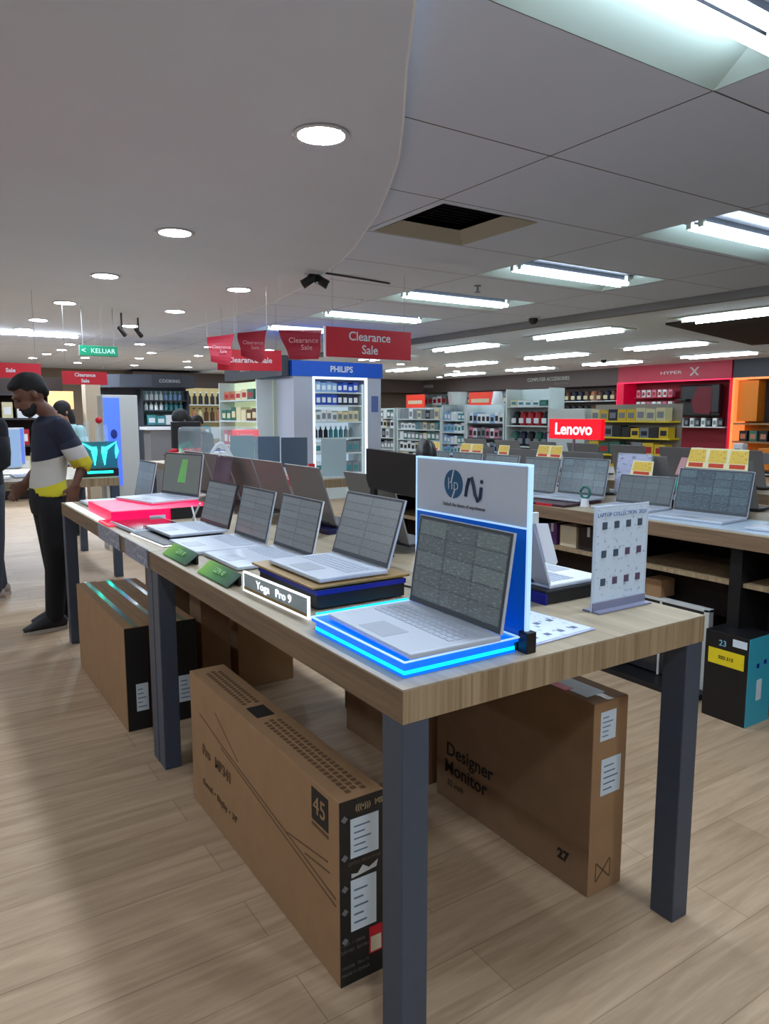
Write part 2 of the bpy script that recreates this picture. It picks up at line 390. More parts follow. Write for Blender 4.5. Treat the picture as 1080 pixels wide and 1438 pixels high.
for k, (x, y) in enumerate([(10.8,19.8),(12.2,21.0),(13.3,20.6),(11.4,16.6),(16.4,21.4),(14.7,18.3)]):
    downlight(x, y, 2.82, f'small round downlight by the right wall, {NTH[k]} from the left', 'far right downlights', .8)
for (x, y) in [(1.85, 1.15), (1.85, -1.0), (-1.5, 2.5), (-1.5, 6.0), (-1.5, 9.5), (-3.5, 4), (-3.5, 8),(-.0,-.6),(0.1,-2.4)]:
    downlight(x, y, 2.84, 'round white downlight in the soffit left of the frame', 'downlights left of the frame')
st = obj('strip_light', MB().box(1.0, 2.7, 14.0, 14.08, 2.80, 2.835), M['down']); tag(st, 'thin white linear strip light on the far left ceiling', 'ceiling light')

# air vent
t = thing('air_vent', 'square recessed air return with a dark opening in the tiled ceiling', 'vent', (3.69, 4.65, CH))
f = MB(); o = [(-.45,-.45),(.45,-.45),(.45,.45),(-.45,.45)]; i = [(x*.66, y*.66) for x, y in o]
for k in range(4):
    f.quad((*o[k], -.004), (*i[k], .07), (*i[(k+1) % 4], .07), (*o[(k+1) % 4], -.004))
obj('flared_frame', f, mat('vent_cream', (.70,.68,.62), .6), t)
f = MB(); f.box(-.30, .30, -.30, .30, .16, .17)
for k in range(9): f.obox((0, -.27+.067*k, .12), (.29, 0, 0), (0, .02, .012), (0, -.001, .002))
obj('louvre', f, M['black'], t)
# camera, sprinklers, detectors
t = thing('security_camera', 'black twin lens security camera at the edge of the soffit', 'camera', (3.50, 6.62, 2.84))
obj('mount', MB().cyl(0, 0, -.02, 0, .09, 24), M['white'], t)
for s, sz in ((-1, 'a'), (1, 'b')):
    q = MB(); q.tube([(0, 0, -.02), (s*.05, -.02*s, -.05)], .02); q.tube([(s*.03, -.03, -.06), (s*.11, -.06*s-.03, -.12)], [.04, .045], 14); q.ball((s*.035, -.02, -.06), .045, .045, .045)
    obj('camera_head', q, M['black'], t, True)
cb = obj('cable', MB().tube([(3.70, 6.8, 2.89), (4.1, 6.83, 2.885), (4.62, 6.95, 2.892)], .010, 6), M['black']); tag(cb, 'thin black cable running along the ceiling from the security camera', 'cable')
def sprinkler(x, y, z, m, label):
    t = thing('ceiling_sprinkler', label, 'sprinkler', (x, y, z))
    obj('rose', MB().cyl(0, 0, -.008, 0, .04, 16), m, t)
    obj('head', MB().cyl(0, 0, -.07, -.008, .012, 10).cyl(0, 0, -.075, -.07, .035, 14), m, t)
sprinkler(5.55, 6.55, CH, M['grey'], 'small dark sprinkler head hanging between two tube lights')
sprinkler(5.0, 8.2, CH, M['white'], 'small white sprinkler head above the red sale boards')
for x, y, s in ((8.0, 8.15, 'near the ceiling beam'), (14.6, 12.4, 'in front of the red display wall')):
    t = thing('dome_camera', 'small black dome camera '+s, 'camera', (x, y, CH if x < 8.2 else 2.82))
    obj('plate', MB().cyl(0, 0, -.02, 0, .10, 20), M['offw'], t); obj('dome', MB().ball((0, 0, -.04), .07, .07, .07), M['black'], t, True)

# ------------------------------------------------------------------ display tables
def table(x0, x1, y0, y1, label, group=None, legs=True, ztop=.902, zb=.828):
    t = thing('display_table', label, 'table', ((x0+x1)/2, (y0+y1)/2, 0), 0, group); a, b = (x1-x0)/2, (y1-y0)/2
    q = MB(); q.box(-a, a, -b, b, ztop-.004, ztop, 0); obj('tabletop', q, M['oak_top'], t)
    q = MB(); q.mi = 0; q.box(-a, a, -b, b, zb, ztop-.004)
    for f in q.bm.faces:
        if abs(f.normal.x) > .5: f.material_index = 1
    obj('apron', q, [M['oak_end'], M['oak_shaded_side']], t)
    if legs:
        for sx in (-1, 1):
            for sy in (-1, 1):
                cx, cy = sx*(a-.035), sy*(b-.04)
                obj('leg', MB().box(cx-.034, cx+.034, cy-.038, cy+.038, 0, zb, .003), M['leg'], t)
    return t
table(.802, 1.817, 1.157, 2.947, 'light oak display table on dark square legs, nearest the camera', 'oak display tables')
table(.802, 1.817, 2.952, 4.946, 'light oak display table joined end to end behind the nearest one', 'oak display tables')
table(.45, 1.58, 6.72, 8.3, 'oak display table carrying the glowing cyan tower, behind the standing man', 'oak display tables')
table(2.45, 3.45, 7.9, 8.95, 'oak display table far back near the seated shoppers', 'oak display tables')

# right hand table with shelves below
t = thing('display_table', 'long oak display table with dark open shelves below, at the right of the aisle', 'table', (3.75, 2.9, 0), 0, 'oak display tables')
q = MB(); q.box(-.52, .52, -2.3, 2.3, .898, .902); obj('tabletop', q, M['oak_top'], t)
q = MB(); q.box(-.52, .52, -2.3, 2.3, .828, .898)
for f in q.bm.faces:
    if abs(f.normal.x) > .5: f.material_index = 1
obj('apron', q, [M['oak_end'], M['oak_shaded_side']], t)
for y in (-2.2, -.95, -.18, .65, 2.2): obj('upright', MB().box(-.46, .46, y-.03, y+.03, 0, .828), M['black'], t)
obj('back_panel', MB().box(.1, .13, -2.2, 2.2, .02, .828), M['brown'], t)
for y0, y1 in ((-2.17,-.98),(-.92,-.30),(-.15,.62),(.68,2.17)):
    obj('shelf', MB().box(-.44, .1, y0, y1, .63, .65), M['oak_end'], t)
obj('front_panel', MB().box(-.20, -.18, -2.17, .62, .12, .60), M['brown'], t)
obj('front_panel', MB().box(-.20, -.18, .68, 2.17, .12, .60), M['brown'], t)

# ------------------------------------------------------------------ laptops
SCR = [screen('screen_a', (.41,.45,.48), (.66,.72,.72)), screen('screen_b', (.43,.46,.49), (.60,.67,.71), cols=2, rows=7),
       screen('screen_c', (.38,.43,.47), (.62,.70,.74), cols=4, rows=4), screen('screen_spec', (.33,.37,.39), (.60,.68,.68), cols=3, rows=5),
       screen('screen_blue', (.30,.36,.42), (.60,.78,.84), cols=4, rows=5)]
def laptop(name, label, x, y, z, rz, W=.345, D=.235, tilt=.06, H=.215, scr=0, body='silver', lid='silver', group=None, cat='laptop', key=True):
    """x,y = middle of the hinge; front towards local -y; rz=-90deg faces -X, +90deg faces +X"""
    t = thing(name, label, cat, (x, y, z), rz, group)
    b = MB().box(-W/2, W/2, -D, 0, 0, .014, .004); obj('base', b, M[body], t)
    if key:
        k = MB(); nx, ny = 14, 5; kw = (W-.05)/nx; kd = .017
        for i in range(nx):
            for j in range(ny): k.box(-W/2+.025+i*kw+.0015, -W/2+.025+(i+1)*kw-.0015, -.035-(j+1)*kd-.002*j, -.035-j*kd-.002*j-.002, .014, .0155)
        obj('keyboard', k, M['keys'] if body != 'dark' else M['black'], t)
        obj('touchpad', MB().box(-.055, .055, -D+.015, -D+.085, .014, .0148), M['pad'] if body != 'dark' else M['dark'], t)
    L = math.hypot(tilt, H); u = Vector((0, tilt, H)).normalized(); n = Vector((0, -u.z, u.y))
    o0 = Vector((0, 0, .014))
    s = MB(); s.obox(o0+u*L/2, (W/2, 0, 0), u*L/2, n*.0035); lo = obj('lid', s, M[lid], t)
    s = MB(); c0 = o0+n*.0042
    s.quad(*[c0+Vector((sx*(W/2-.002), 0, 0))+u*q for sx, q in ((-1, .002), (1, .002), (1, L-.002), (-1, L-.002))]); obj('bezel', s, M['bezel'], t)
    s = MB(); c0 = o0+n*.0048
    s.quad(*[c0+Vector((sx*(W/2-.009), 0, 0))+u*q for sx, q in ((-1, .016), (1, .016), (1, L-.009), (-1, L-.009))]); obj('screen', s, SCR[scr] if isinstance(scr, int) else scr, t)
    obj('hinge', MB().tube([(-W*.32, .004, .016), (W*.32, .004, .016)], .006, 8), M['dark'], t)
    return t
NX = -PI/2; PX = PI/2
# --- first station: glowing blue plinth
t = thing('lit_plinth', 'glowing cyan and blue acrylic plinth at the near corner of the table', 'display stand', (1.0, 1.41, .902))
obj('light_band', MB().box(-.158, .155, -.200, .195, .007, .015), M['cyan_glow'], t)
obj('lower_band', MB().box(-.159, .156, -.201, .196, .0, .007), M['blue_glow'], t)
obj('upper_band', MB().box(-.157, .154, -.199, .194, .015, .024), M['blue_glow'], t)
obj('top_plate', MB().box(-.160, .165, -.204, .215, .024, .034, .003), M['blue_glow'], t)
q = MB()
for a_ in ((-.162,-.157,-.206,.217), (.162,.167,-.206,.217), (-.157,.162,-.206,-.201), (-.157,.162,.212,.217)): q.box(*a_, .0342, .037)
obj('edge_line', q, M['blue_edge'], t)
laptop('laptop', 'silver laptop showing a specification page on the glowing blue plinth', 1.108, 1.385, .94, NX-.03, W=.375, D=.25, tilt=.035, H=.232, scr=3)
t = thing('brand_sign', 'upright white panel with a round blue logo, blue lower half, behind the nearest laptop', 'sign', (1.18, 1.415, .902))
obj('panel', MB().box(-.004, .004, -.215, .215, .29, .432), mat('panel_white', (.77,.80,.84), .4), t)
obj('blue_panel', MB().box(-.004, .004, -.215, .215, .03, .29), mat('panel_blue', (.02,.35,.72), .35, emit=.22), t)
q = MB(); q.box(-.006, .006, -.221, -.215, .03, .436); q.box(-.006, .006, .215, .219, .03, .436); q.box(-.006, .006, -.221, .219, .432, .437); q.box(-.006, -.004, -.215, .215, .288, .292)
obj('light_edge', q, M['blue_edge'], t)
obj('bracket', MB().box(-.015, .015, -.235, -.205, 0, .05, .002), M['black'], t)
obj('bracket', MB().box(-.015, .015, -.20, .22, 0, .032, .002), M['black'], t)
# round logo with slanted letters, and wave mark
cy, cz, R = .055, .372, .037
lg = MB().loft([((-.0042, cy, cz), R, R, (-1, 0, 0)), ((-.0056, cy, cz), R, R, (-1, 0, 0))], 40)
obj('logo', lg, mat('logo_blue', (.10,.33,.47), .5), t)
q = MB()
for y0, z0, y1, z1 in ((.008, .004, -.002, .037), (-.008, -.012, .004, -.037)):
    q.slab([(-.0057, cy+y0+.0025, cz+z0), (-.0057, cy+y0-.0025, cz+z0), (-.0057, cy+y1-.0025, cz+z1), (-.0057, cy+y1+.0025, cz+z1)] if z0 > 0 else [(-.0057, cy+y0-.0025, cz+z0), (-.0057, cy+y0+.0025, cz+z0), (-.0057, cy+y1+.0025, cz+z1), (-.0057, cy+y1-.0025, cz+z1)], (-.0006, 0, 0))
obj('logo_slash', q, MATS['panel_white'], t)
text('hp', .046, MATS['panel_white'], t, (-.0062, cy, cz-.001), FACE_NX, 'lettering', .0004, bold=-.0008)
q = MB(); pts = [(.004,.345),(-.001,.37),(-.008,.390),(-.018,.393),(-.026,.375),(-.033,.35),(-.042,.337),(-.052,.345),(-.055,.372)]
q.tube([(-.006, y, z) for y, z in pts], .0042, 8); q.ball((-.006, -.056, .386), .003, .005, .005, 10)
obj('wave_mark', q, mat('mark_navy', (.12,.20,.30), .5), t)
text('Unlock the future of experiences', .0125, M['grey'], t, (-.0045, .015, .318), FACE_NX, bold=.0003)

# --- second station
t = thing('plinth', 'dark blue and black plinth with a gold rimmed tray, second station from the near end', 'display stand', (1.09, 1.98, .902))
obj('body', MB().box(-.15, .15, -.20, .20, .004, .060, .004), M['black'], t)
obj('blue_band', MB().box(-.152, .152, -.202, .202, .044, .058), M['navy'], t)
obj('tray', MB().box(-.165, .17, -.20, .23, .062, .070, .003), M['gold'], t)
obj('glow_line', MB().box(-.17, .14, -.232, -.228, 0, .004), M['cyan_glow'], t)
laptop('laptop', 'silver laptop raised on the gold rimmed tray', 1.195, 1.975, .974, NX, W=.345, D=.235, tilt=.065, H=.205, scr=1)
t = thing('lit_name_plate', 'small clear acrylic name plate with glowing white edges at the table edge', 'sign', (.875, 1.925, .902), 0.04)
obj('plate', MB().box(-.003, .003, -.20, .20, .004, .058), mat('frosted_plate', (.62,.68,.70), .25), t)
q = MB()
for a in ((-.004,.004,-.205,.205,.0575,.061), (-.006,.006,-.205,.205,0,.004), (-.004,.004,-.205,-.202,0,.061), (-.004,.004,.202,.205,0,.061)): q.box(*a)
obj('light_edge', q, M['white_glow'], t)
obj('gold_strip', MB().box(-.0045, .0045, -.2, .2, .006, .014), M['gold'], t)
text('Yoga   Pro 9', .034, M['white_glow'], t, (-.0042, 0, .034), FACE_NX, sx=1.3)
# --- third and fourth station
laptop('laptop', 'silver laptop with a pale rim, third from the near end of the table', 1.25, 2.57, .905, NX, W=.345, D=.30, tilt=.05, H=.21, scr=1, lid='white')
laptop('laptop', 'silver laptop behind the left green card, fourth from the near end', 1.225, 2.935, .905, NX, W=.345, D=.30, tilt=.05, H=.215, scr=1)
def green_card(y, label):
    t = thing('price_card', label, 'card', (.845, y, .904), 0, 'green cards in front of the laptops')
    c = MB(); s = []
    c.quad((-.02, .125, .004), (-.02, -.16, .004), (.03, -.16, .040), (.03, .125, .040))
    c.slab([(-.02, .125, .003), (-.02, -.16, .003), (.03, -.16, .039), (.03, .125, .039)], (0, 0, -.0025))
    m_, tt, bb = nt('green_gradient'); tc = tt.nodes.new('ShaderNodeTexCoord'); sp = tt.nodes.new('ShaderNodeSeparateXYZ'); r = tt.nodes.new('ShaderNodeValToRGB')
    tt.links.new(tc.outputs['Generated'], sp.inputs[0]); tt.links.new(sp.outputs[1], r.inputs['Fac']); tt.links.new(r.outputs['Color'], bb.inputs['Base Color'])
    r.color_ramp.elements[0].color = (*lin((.10,.26,.20)), 1); r.color_ramp.elements[1].color = (*lin((.50,.74,.22)), 1)
    e = r.color_ramp.elements.new(.5); e.color = (*lin((.22,.50,.22)), 1)
    obj('card', c, m_, t)
    obj('foot', MB().box(.024, .032, -.15, .12, 0, .036), M['black'], t)
    text('GEN AI', .028, mat('pale_green', (.65,.85,.55), .5), t, (.006, -.02, .0255), (math.atan2(.036, .05), 0, -PI/2))
green_card(2.33, 'tilted green price card nearer the camera, on the table edge')
green_card(2.74, 'tilted green price card farther from the camera, by the table seam')
# --- fifth station: tray with a white rim
t = thing('display_tray', 'thin black tray with a glowing white rim under a laptop, by the table seam', 'display stand', (1.02, 3.22, .902), .06)
obj('board', MB().box(-.16, .17, -.20, .21, 0, .012, .005), M['black'], t)
obj('rim', MB().box(-.165, .175, -.205, .215, .004, .008, .001), M['white_glow'], t)
laptop('laptop', 'dark framed laptop on the thin tray, fifth from the near end', 1.20, 3.305, .9205, NX+.03, W=.345, D=.27, tilt=.055, H=.20, scr=1, body='silver', lid='dark')
# --- flat dark keyboard panel
t = thing('flat_tablet', 'dark tablet lying flat and reflecting pink light, in front of the red plinth', 'tablet', (.985, 3.62, .904), .05)
obj('body', MB().box(-.135, .125, -.19, .20, 0, .016, .004), M['silver'], t)
obj('panel', MB().box(-.125, .115, -.18, .19, .016, .0175), mat('dark_gloss', (.20,.12,.16), .12), t)  # pink reflection tinted into the dark panel colour
# --- red lit plinth + laptop
t = thing('lit_plinth', 'glowing pink red plinth on the far table', 'display stand', (1.10, 4.10, .903))
obj('body', MB().box(-.25, .28, -.28, .27, .0, .062, .004), M['pink_glow'], t)
obj('support', MB().box(.05, .24, -.295, -.282, .0, .06), M['black'], t)
obj('label_plate', MB().box(-.06, .02, -.292, -.283, .008, .028), M['label'], t)
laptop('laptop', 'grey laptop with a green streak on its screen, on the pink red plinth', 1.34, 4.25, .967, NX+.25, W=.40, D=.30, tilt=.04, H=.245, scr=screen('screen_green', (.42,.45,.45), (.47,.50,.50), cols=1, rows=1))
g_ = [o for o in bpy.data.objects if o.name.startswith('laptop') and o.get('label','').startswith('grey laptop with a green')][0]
q = MB(); q.slab([(-.03,.0058,.09),(.05,.0058,.09),(.055,.0278,.225),(.0,.0278,.225)], (0,-.0012,0)); obj('green_streak', q, mat('green_reflection', (.40,.66,.38), .3, emit=.35), g_)  # reflection on the screen, put in as a glowing green strip
laptop('laptop', 'silver laptop with teal tinted keys at the far end of the second table', 1.24, 4.70, .905, NX, W=.36, D=.34, tilt=.05, H=.24, scr=0)
ws = obj('light_strip', MB().box(.812, .85, 3.95, 4.85, .903, .911, .002), mat('strip_white', (.9,1,.97), .4, emit=1.0)); tag(ws, 'white glowing strip along the far table edge', 'light strip')
ws = obj('red_strip', MB().box(.812, .85, 3.72, 3.945, .903, .911, .002), mat('strip_red', (1,.2,.3), .4, emit=.7)); tag(ws, 'short red glowing strip beside the white strip on the table edge', 'light strip')
for k, (y0, y1, s) in enumerate(((2.98, 3.34, 'at the table seam, nearer'), (3.44, 3.88, 'past the seam, farther'))):
    t = thing('price_strip', 'clear blue grey price holder hanging on the table front, '+s, 'price holder', (.80, (y0+y1)/2, .83), 0, 'price holders on the table front')
    h = (y1-y0)/2; q = MB(); q.quad((-.004, h, 0), (-.004, -h, 0), (-.006, -h, .076), (-.006, h, .076)); obj('insert', q, print_mat('price_print', (.42,.46,.58), (.62,.66,.74), 14, 4, .52, .3), t)
    obj('holder', MB().box(-.003, 0, -h-.004, h+.004, -.004, .080), M['glass'], t)
# --- right side of the near table, laptops facing the other aisle
t = thing('plinth', 'bright blue plinth with black sides under the white laptop', 'display stand', (1.66, 1.655, .903))
obj('body', MB().box(-.135, .135, -.185, .19, .0, .034, .002), M['black'], t)
obj('blue_side', MB().box(-.139, -.134, -.186, .19, .0, .034), M['navy'], t)
obj('top_plate', MB().box(-.14, .14, -.19, .195, .036, .042), M['dark'], t)
laptop('laptop', 'white laptop seen from behind, on the blue plinth beside the logo panel', 1.545, 1.655, .945, PX, W=.355, D=.23, tilt=.105, H=.265, scr=0, body='white', lid='lid_w')
t = thing('card_holder', 'blank white plastic holder clipped to the side of the white laptop', 'card holder', (1.44, 1.46, 1.04))
obj('card', MB().slab([(.0215,-.003,.109),(.068,-.003,.105),(.112,-.003,-.010),(.105,-.003,-.017),(.064,-.003,-.007)], (0,.006,0)), M['white'], t)
obj('clip', MB().box(.0, .035, .0, .012, .108, .14, .002), M['offw'], t)
# printed sheet
t = thing('spec_sheet', 'printed product sheet lying flat in a clear sleeve on the near table', 'leaflet', (1.33, 1.345, .903), .06)
obj('sleeve', MB().box(-.115, .115, -.125, .14, 0, .003), mat('sleeve', (.72,.74,.86), .2), t)
q = MB(); q.quad((-.108, -.118, .004), (.108, -.118, .004), (.108, .133, .004), (-.108, .133, .004)); obj('print', q, print_mat('sheet_print', (.86,.90,.94), (.50,.56,.66), 16, 9, .60), t)
for i in range(4):
    for j in range(3): obj('picture', MB().box(-.083+.05*i, -.066+.05*i, -.095+.08*j, -.078+.08*j, .004, .0046), mat('picture_navy', (.38,.42,.54), .5), t)
# standing specification display
t = thing('sign_holder', 'upright clear sign holder showing twelve small laptop pictures on the near table', 'sign holder', (1.684, 1.345, .903), 0)
q = MB(); q.quad((-.106, -.0025, .028), (.106, -.0025, .028), (.106, -.0025, .290), (-.106, -.0025, .290)); obj('sheet', q, print_mat('board_print', (.82,.88,.94), (.62,.68,.78), 14, 22, .60), t)
obj('acrylic', MB().box(-.116, .116, -.002, .001, 0, .297), mat('acrylic_board', (.80,.86,.92), .15), t)
obj('foot', MB().box(-.114, .114, -.03, .03, 0, .004).box(-.112, .112, -.006, .004, 0, .026), mat('foot_lilac', (.52,.53,.62), .3), t)
for i in range(4):
    for j in range(3):
        pm = mat('picture_dark', (.28,.34,.40), .5) if (j == 2 or i < 2) and not (j == 0 and i > 0) else mat('picture_plum', (.38,.30,.40), .5)
        obj('picture', MB().box(-.083+.05*i, -.064+.05*i, -.0045, -.003, .072+.080*j, .092+.080*j), pm, t)
text('LAPTOP COLLECTION  2024', .0165, mat('heading_blue', (.45,.52,.70), .5), t, (0, -.003, .272), FACE_NY)
# lids on the right half of the two tables
mid = laptop('laptop', 'grey laptop seen from behind, right side of the table, nearest of the row', 1.64, 2.50, .93, PX, W=.36, D=.15, tilt=.09, H=.27, lid='lid', body='dark', key=False, group='grey laptops facing the far aisle')
dup(mid, (1.66, 3.12, .905), PX, 'grey laptop seen from behind, lower lid on a low navy riser')
for k, y in enumerate((3.52, 3.90, 4.28, 4.66)):
    d = dup(mid, (1.66, y, .93), PX, 'grey laptop seen from behind with a red sticker, '+['first','second','third','fourth'][k]+' past the table seam')
    obj('sticker', MB().obox((.160, .0885, .272), (.014, 0, 0), (0, .0005, .0002), (0, .003, .010)), M['red'], d)
bl = obj('blue_riser', MB().box(1.60, 1.80, 2.92, 3.32, .903, .925, .002), mat('riser_navy', (.06,.08,.28), .4)); bl.location.z = -.0
tag(bl, 'low navy riser beneath a grey laptop on the right side of the table', 'display stand')
bl.location.z = 0
for o_ in [o for o in bpy.data.objects if o.get('label','').startswith('grey laptop seen from behind, lower')]: o_.location.z = .927
# black screen on a post
t = thing('display_screen', 'wide black screen seen from behind on a thin black post', 'screen', (1.50, 2.25, .885+.018))
bm_ = MB(); pts = [(-.26,.252),(-.26,.405),(.17,.418),(.17,.30),(.15,.268)]
bm_.slab([(0, y, z) for y, z in pts], (.02, 0, 0)); obj('panel', bm_, M['black'], t)
obj('round_cap', MB().loft([((.0, -.205, .405), .062, .045, (1,0,0)), ((.03, -.205, .405), .055, .038, (1,0,0))], 24), M['black'], t, True)
obj('post', MB().box(.002, .018, .115, .145, .012, .30), M['black'], t); obj('foot', MB().box(-.04, .06, .06, .18, 0, .012, .003), M['black'], t)
# charging cable
cb = obj('cable', MB().tube([(1.22,1.72,.909),(1.28,1.70,.908),(1.33,1.78,.908),(1.30,1.90,.909),(1.36,2.02,.91),(1.42,2.2,.91),(1.45,2.38,.91)], .004, 6), M['black'])
tag(cb, 'black charging cable curling on the table behind the gold tray', 'cable')

# ------------------------------------------------------------------ cartons under the tables
def carton(name, label, x0, x1, y0, y1, h, m, group=None, dark_end=False, rz=0):
    t = thing(name, label, 'box', ((x0+x1)/2, (y0+y1)/2, 0), rz, group); a, b = (x1-x0)/2, (y1-y0)/2
    q = MB().box(-a, a, -b, b, 0, h, .003); 
    obj('carton', q, m, t)
    return t, a, b
t, a, b = carton('tv_box', 'long brown television box with a black printed end under the near table', .831, .965, 1.473, 2.60, .503, M['card'])
obj('printed_end', MB().box(-a, a, -b-.0015, -b, 0, .502), M['black'], t)
q = MB()
for k, (x, z0, z1) in enumerate(((-.033, .44, .455), (-.033, .35, .357), (-.033, .27, .282), (-.033, .205, .212))): pass
def sticker(t, x0, x1, y, z0, z1, mi='label', lines=True, name='shipping_label'):
    o_ = obj(name, MB().box(x0, x1, y-.0012, y, z0, z1), M[mi], t)
    if lines:
        q = MB(); n = 5; w_ = x1-x0; h_ = z1-z0
        for k in range(n):
            ww = w_*(.35+.4*random.random()); z = z0+h_*(.14+.16*k); q.box(x0+w_*.12, x0+w_*.12+ww, y-.0018, y-.0012, z, z+h_*.035)
        obj('print', q, mat('label_ink', (.40,.46,.56), .6), o_)
sticker(t, -.036, .047, -b-.0015, .345, .450)
sticker(t, -.036, .040, -b-.0015, .145, .285)
sticker(t, .018, .058, -b-.0015, .06, .135, 'red', False, 'red_sticker')
sticker(t, .022, .054, -b-.0032, .066, .108, 'cream', False, 'sticker_patch')
q = MB(); q.slab([(-.034, -b-.0018, .292), (.04, -b-.0018, .300), (.045, -b-.0018, .318), (.018, -b-.0018, .305), (.0, -b-.0018, .318), (-.016, -b-.0018, .300), (-.034, -b-.0018, .304)], (0, -.0012, 0)); obj('torn_tape', q, M['offw'], t)
text('(((•)))  MSI', .020, mat('gold_ink', (.62,.55,.42), .6), t, (.022, -b-.002, .477), FACE_NY, bold=.0006)
text('OPTIX MONITOR', .0125, mat('dim_gold_ink', (.40,.34,.28), .6), t, (.005, -b-.002, .33), FACE_NY)
for z, s in ((.115,'• LED  • 100Hz'),(.095,'CURVED  GAMING'),(.05,'MODEL  75 x 75'),(.03,'MADE IN CHINA')): text(s, .0115, mat('grey_ink', (.36,.35,.34), .6), t, (-.022 if z < .1 else -.03, -b-.002, z), FACE_NY)
for z in (.455,.352,.268,.205,.125): obj('dot_mark', MB().obox((-.053, -b-.002, z), (.005,0,.005), (0,.0005,0), (-.005,0,.005)), M['grey'], t)
# side print
side = -a-.0012
obj('emblem_patch', MB().box(side, -a, -b+.055, -b+.145, .395, .485), M['ink'], t)
text('45', .07, M['card'], t, (side-.0008, -b+.10, .44), FACE_NX)
obj('emblem_bar', MB().box(side, -a, -b+.055, -b+.145, .378, .388), M['card_line'], t)  # printed bar below the emblem patch
q = MB()
def stripe(y0, z0, y1, z1, w_=.004):
    d = Vector((0, y1-y0, z1-z0)); n = Vector((0, -d.z, d.y)).normalized()*w_/2
    q.obox((side+.0006, (y0+y1)/2, (z0+z1)/2), (.0006, 0, 0), d/2, n)
stripe(-b+.02, .235, .25, .335); stripe(-b+.02, .215, .25, .322); stripe(-b+.06, .315, -b+.30, .275); stripe(-b+.05, .290, -b+.19, .27); stripe(.25, .335, .46, .37); stripe(.1,.335,.3,.43,.003)
obj('line_print', q, M['card_line'], t)
text('Pro   MP341', .055, M['card_line'], t, (side-.0008, .30, .245), FACE_NX, bold=.001)
text('Curved  •  Display  •  34"', .032, M['card_line'], t, (side-.0008, .28, .12), FACE_NX, bold=.0006)
for side_ in (0, 1):
    q = MB()
    for i in range(46):
        for j in range(3):
            y = -b+.03+i*.0225+(.011 if j % 2 else 0)
            if (y < .0) != (side_ == 0) or -.02 < y < .14: continue
            q.box(-.028+j*.022, -.014+j*.022, y, y+.014, .503, .5042)
    obj('top_print', q, M['card_line'], t)
obj('handle_hole', MB().box(-.03, .03, .02, .11, .5025, .5045, .002), M['ink'], t)
# designer monitor box
t, a, b = carton('monitor_box', 'tall brown monitor box lettered Designer Monitor under the right side of the near table', 1.630, 1.780, 1.370, 2.12, .612, M['card_dark'])
text('Designer', .072, M['ink'], t, (-a-.001, .185, .205), FACE_NX, bold=.001)
text('32 inch', .032, M['ink'], t, (-a-.001, .26, .075), FACE_NX)
text('Monitor', .072, M['ink'], t, (-a-.001, .205, .135), FACE_NX, bold=.001)
text('27', .045, M['ink'], t, (-a-.001, -b+.10, .085), FACE_NX, bold=.002)
obj('front_face', MB().box(-a, a, -b-.001, -b, .002, .61), M['card'], t)  # whole front end in lighter cardboard than the sides
sticker(t, -.045, .022, -b-.001, .49, .58); sticker(t, -.035, .052, -b-.001, .315, .43)
q = MB(); q.obox((-.01, -b-.0016, .07), (.03,0,.03), (0,.0006,0), (-.0015,0,.0015)); q.obox((-.01, -b-.0016, .07), (-.03,0,.03), (0,.0006,0), (.0015,0,.0015))
for c in ((-.042,.07),(.022,.07)): q.box(c[0]-.0015, c[0]+.0015, -b-.0022, -b-.001, .04, .10)
obj('handling_symbols', q, M['card_line'], t)
q = MB(); q.box(-.05, .03, -b+.05, -b+.25, .612, .6132); obj('top_label', q, M['label'], t)
obj('tape', MB().box(-.012, .012, -b, b, .6121, .6128), mat('packing_tape', (.60,.52,.38), .2), t)
obj('red_label', MB().box(-.065, -.03, -b+.12, -b+.32, .612, .6135), M['red'], t)
t, a, b = carton('monitor_box', 'dark brown box standing behind the Designer Monitor box', 1.635, 1.775, 2.18, 2.82, .56, M['card_dark'])
# three flat boxes under the far table
for k in range(3):
    x0 = .768+k*.113
    t, a, b = carton('tv_box', 'brown television box with black end under the second table, '+['outermost by the aisle','middle of three','innermost of three'][k], x0, x0+.109, 3.33, 4.40, .492-.004*k, M['card'], 'boxes under the second table')
    obj('printed_end', MB().box(-a+.004, a, -b-.0015, -b, 0, .488), M['black'], t)
    sticker(t, -.01 if k == 0 else -.038, .045, -b-.0015, .09, .22)
    q = MB(); q.box(-.012, .012, -b, b, .4925-.004*k, .4935-.004*k); obj('tape', q, mat('glossy_tape', (.45,.52,.44), .12), t)
carton('cardboard_box', 'tan cardboard box standing under the middle of the second table', 1.40, 1.72, 3.55, 3.95, .52, M['card'])
carton('cardboard_box', 'slim dark tan upright box behind the long television box', 1.17, 1.32, 3.45, 3.62, .66, M['card_dark'])
carton('cardboard_box', 'brown cardboard box at the far end below the second table', 1.25, 1.68, 4.2, 4.75, .70, M['card_dark'])

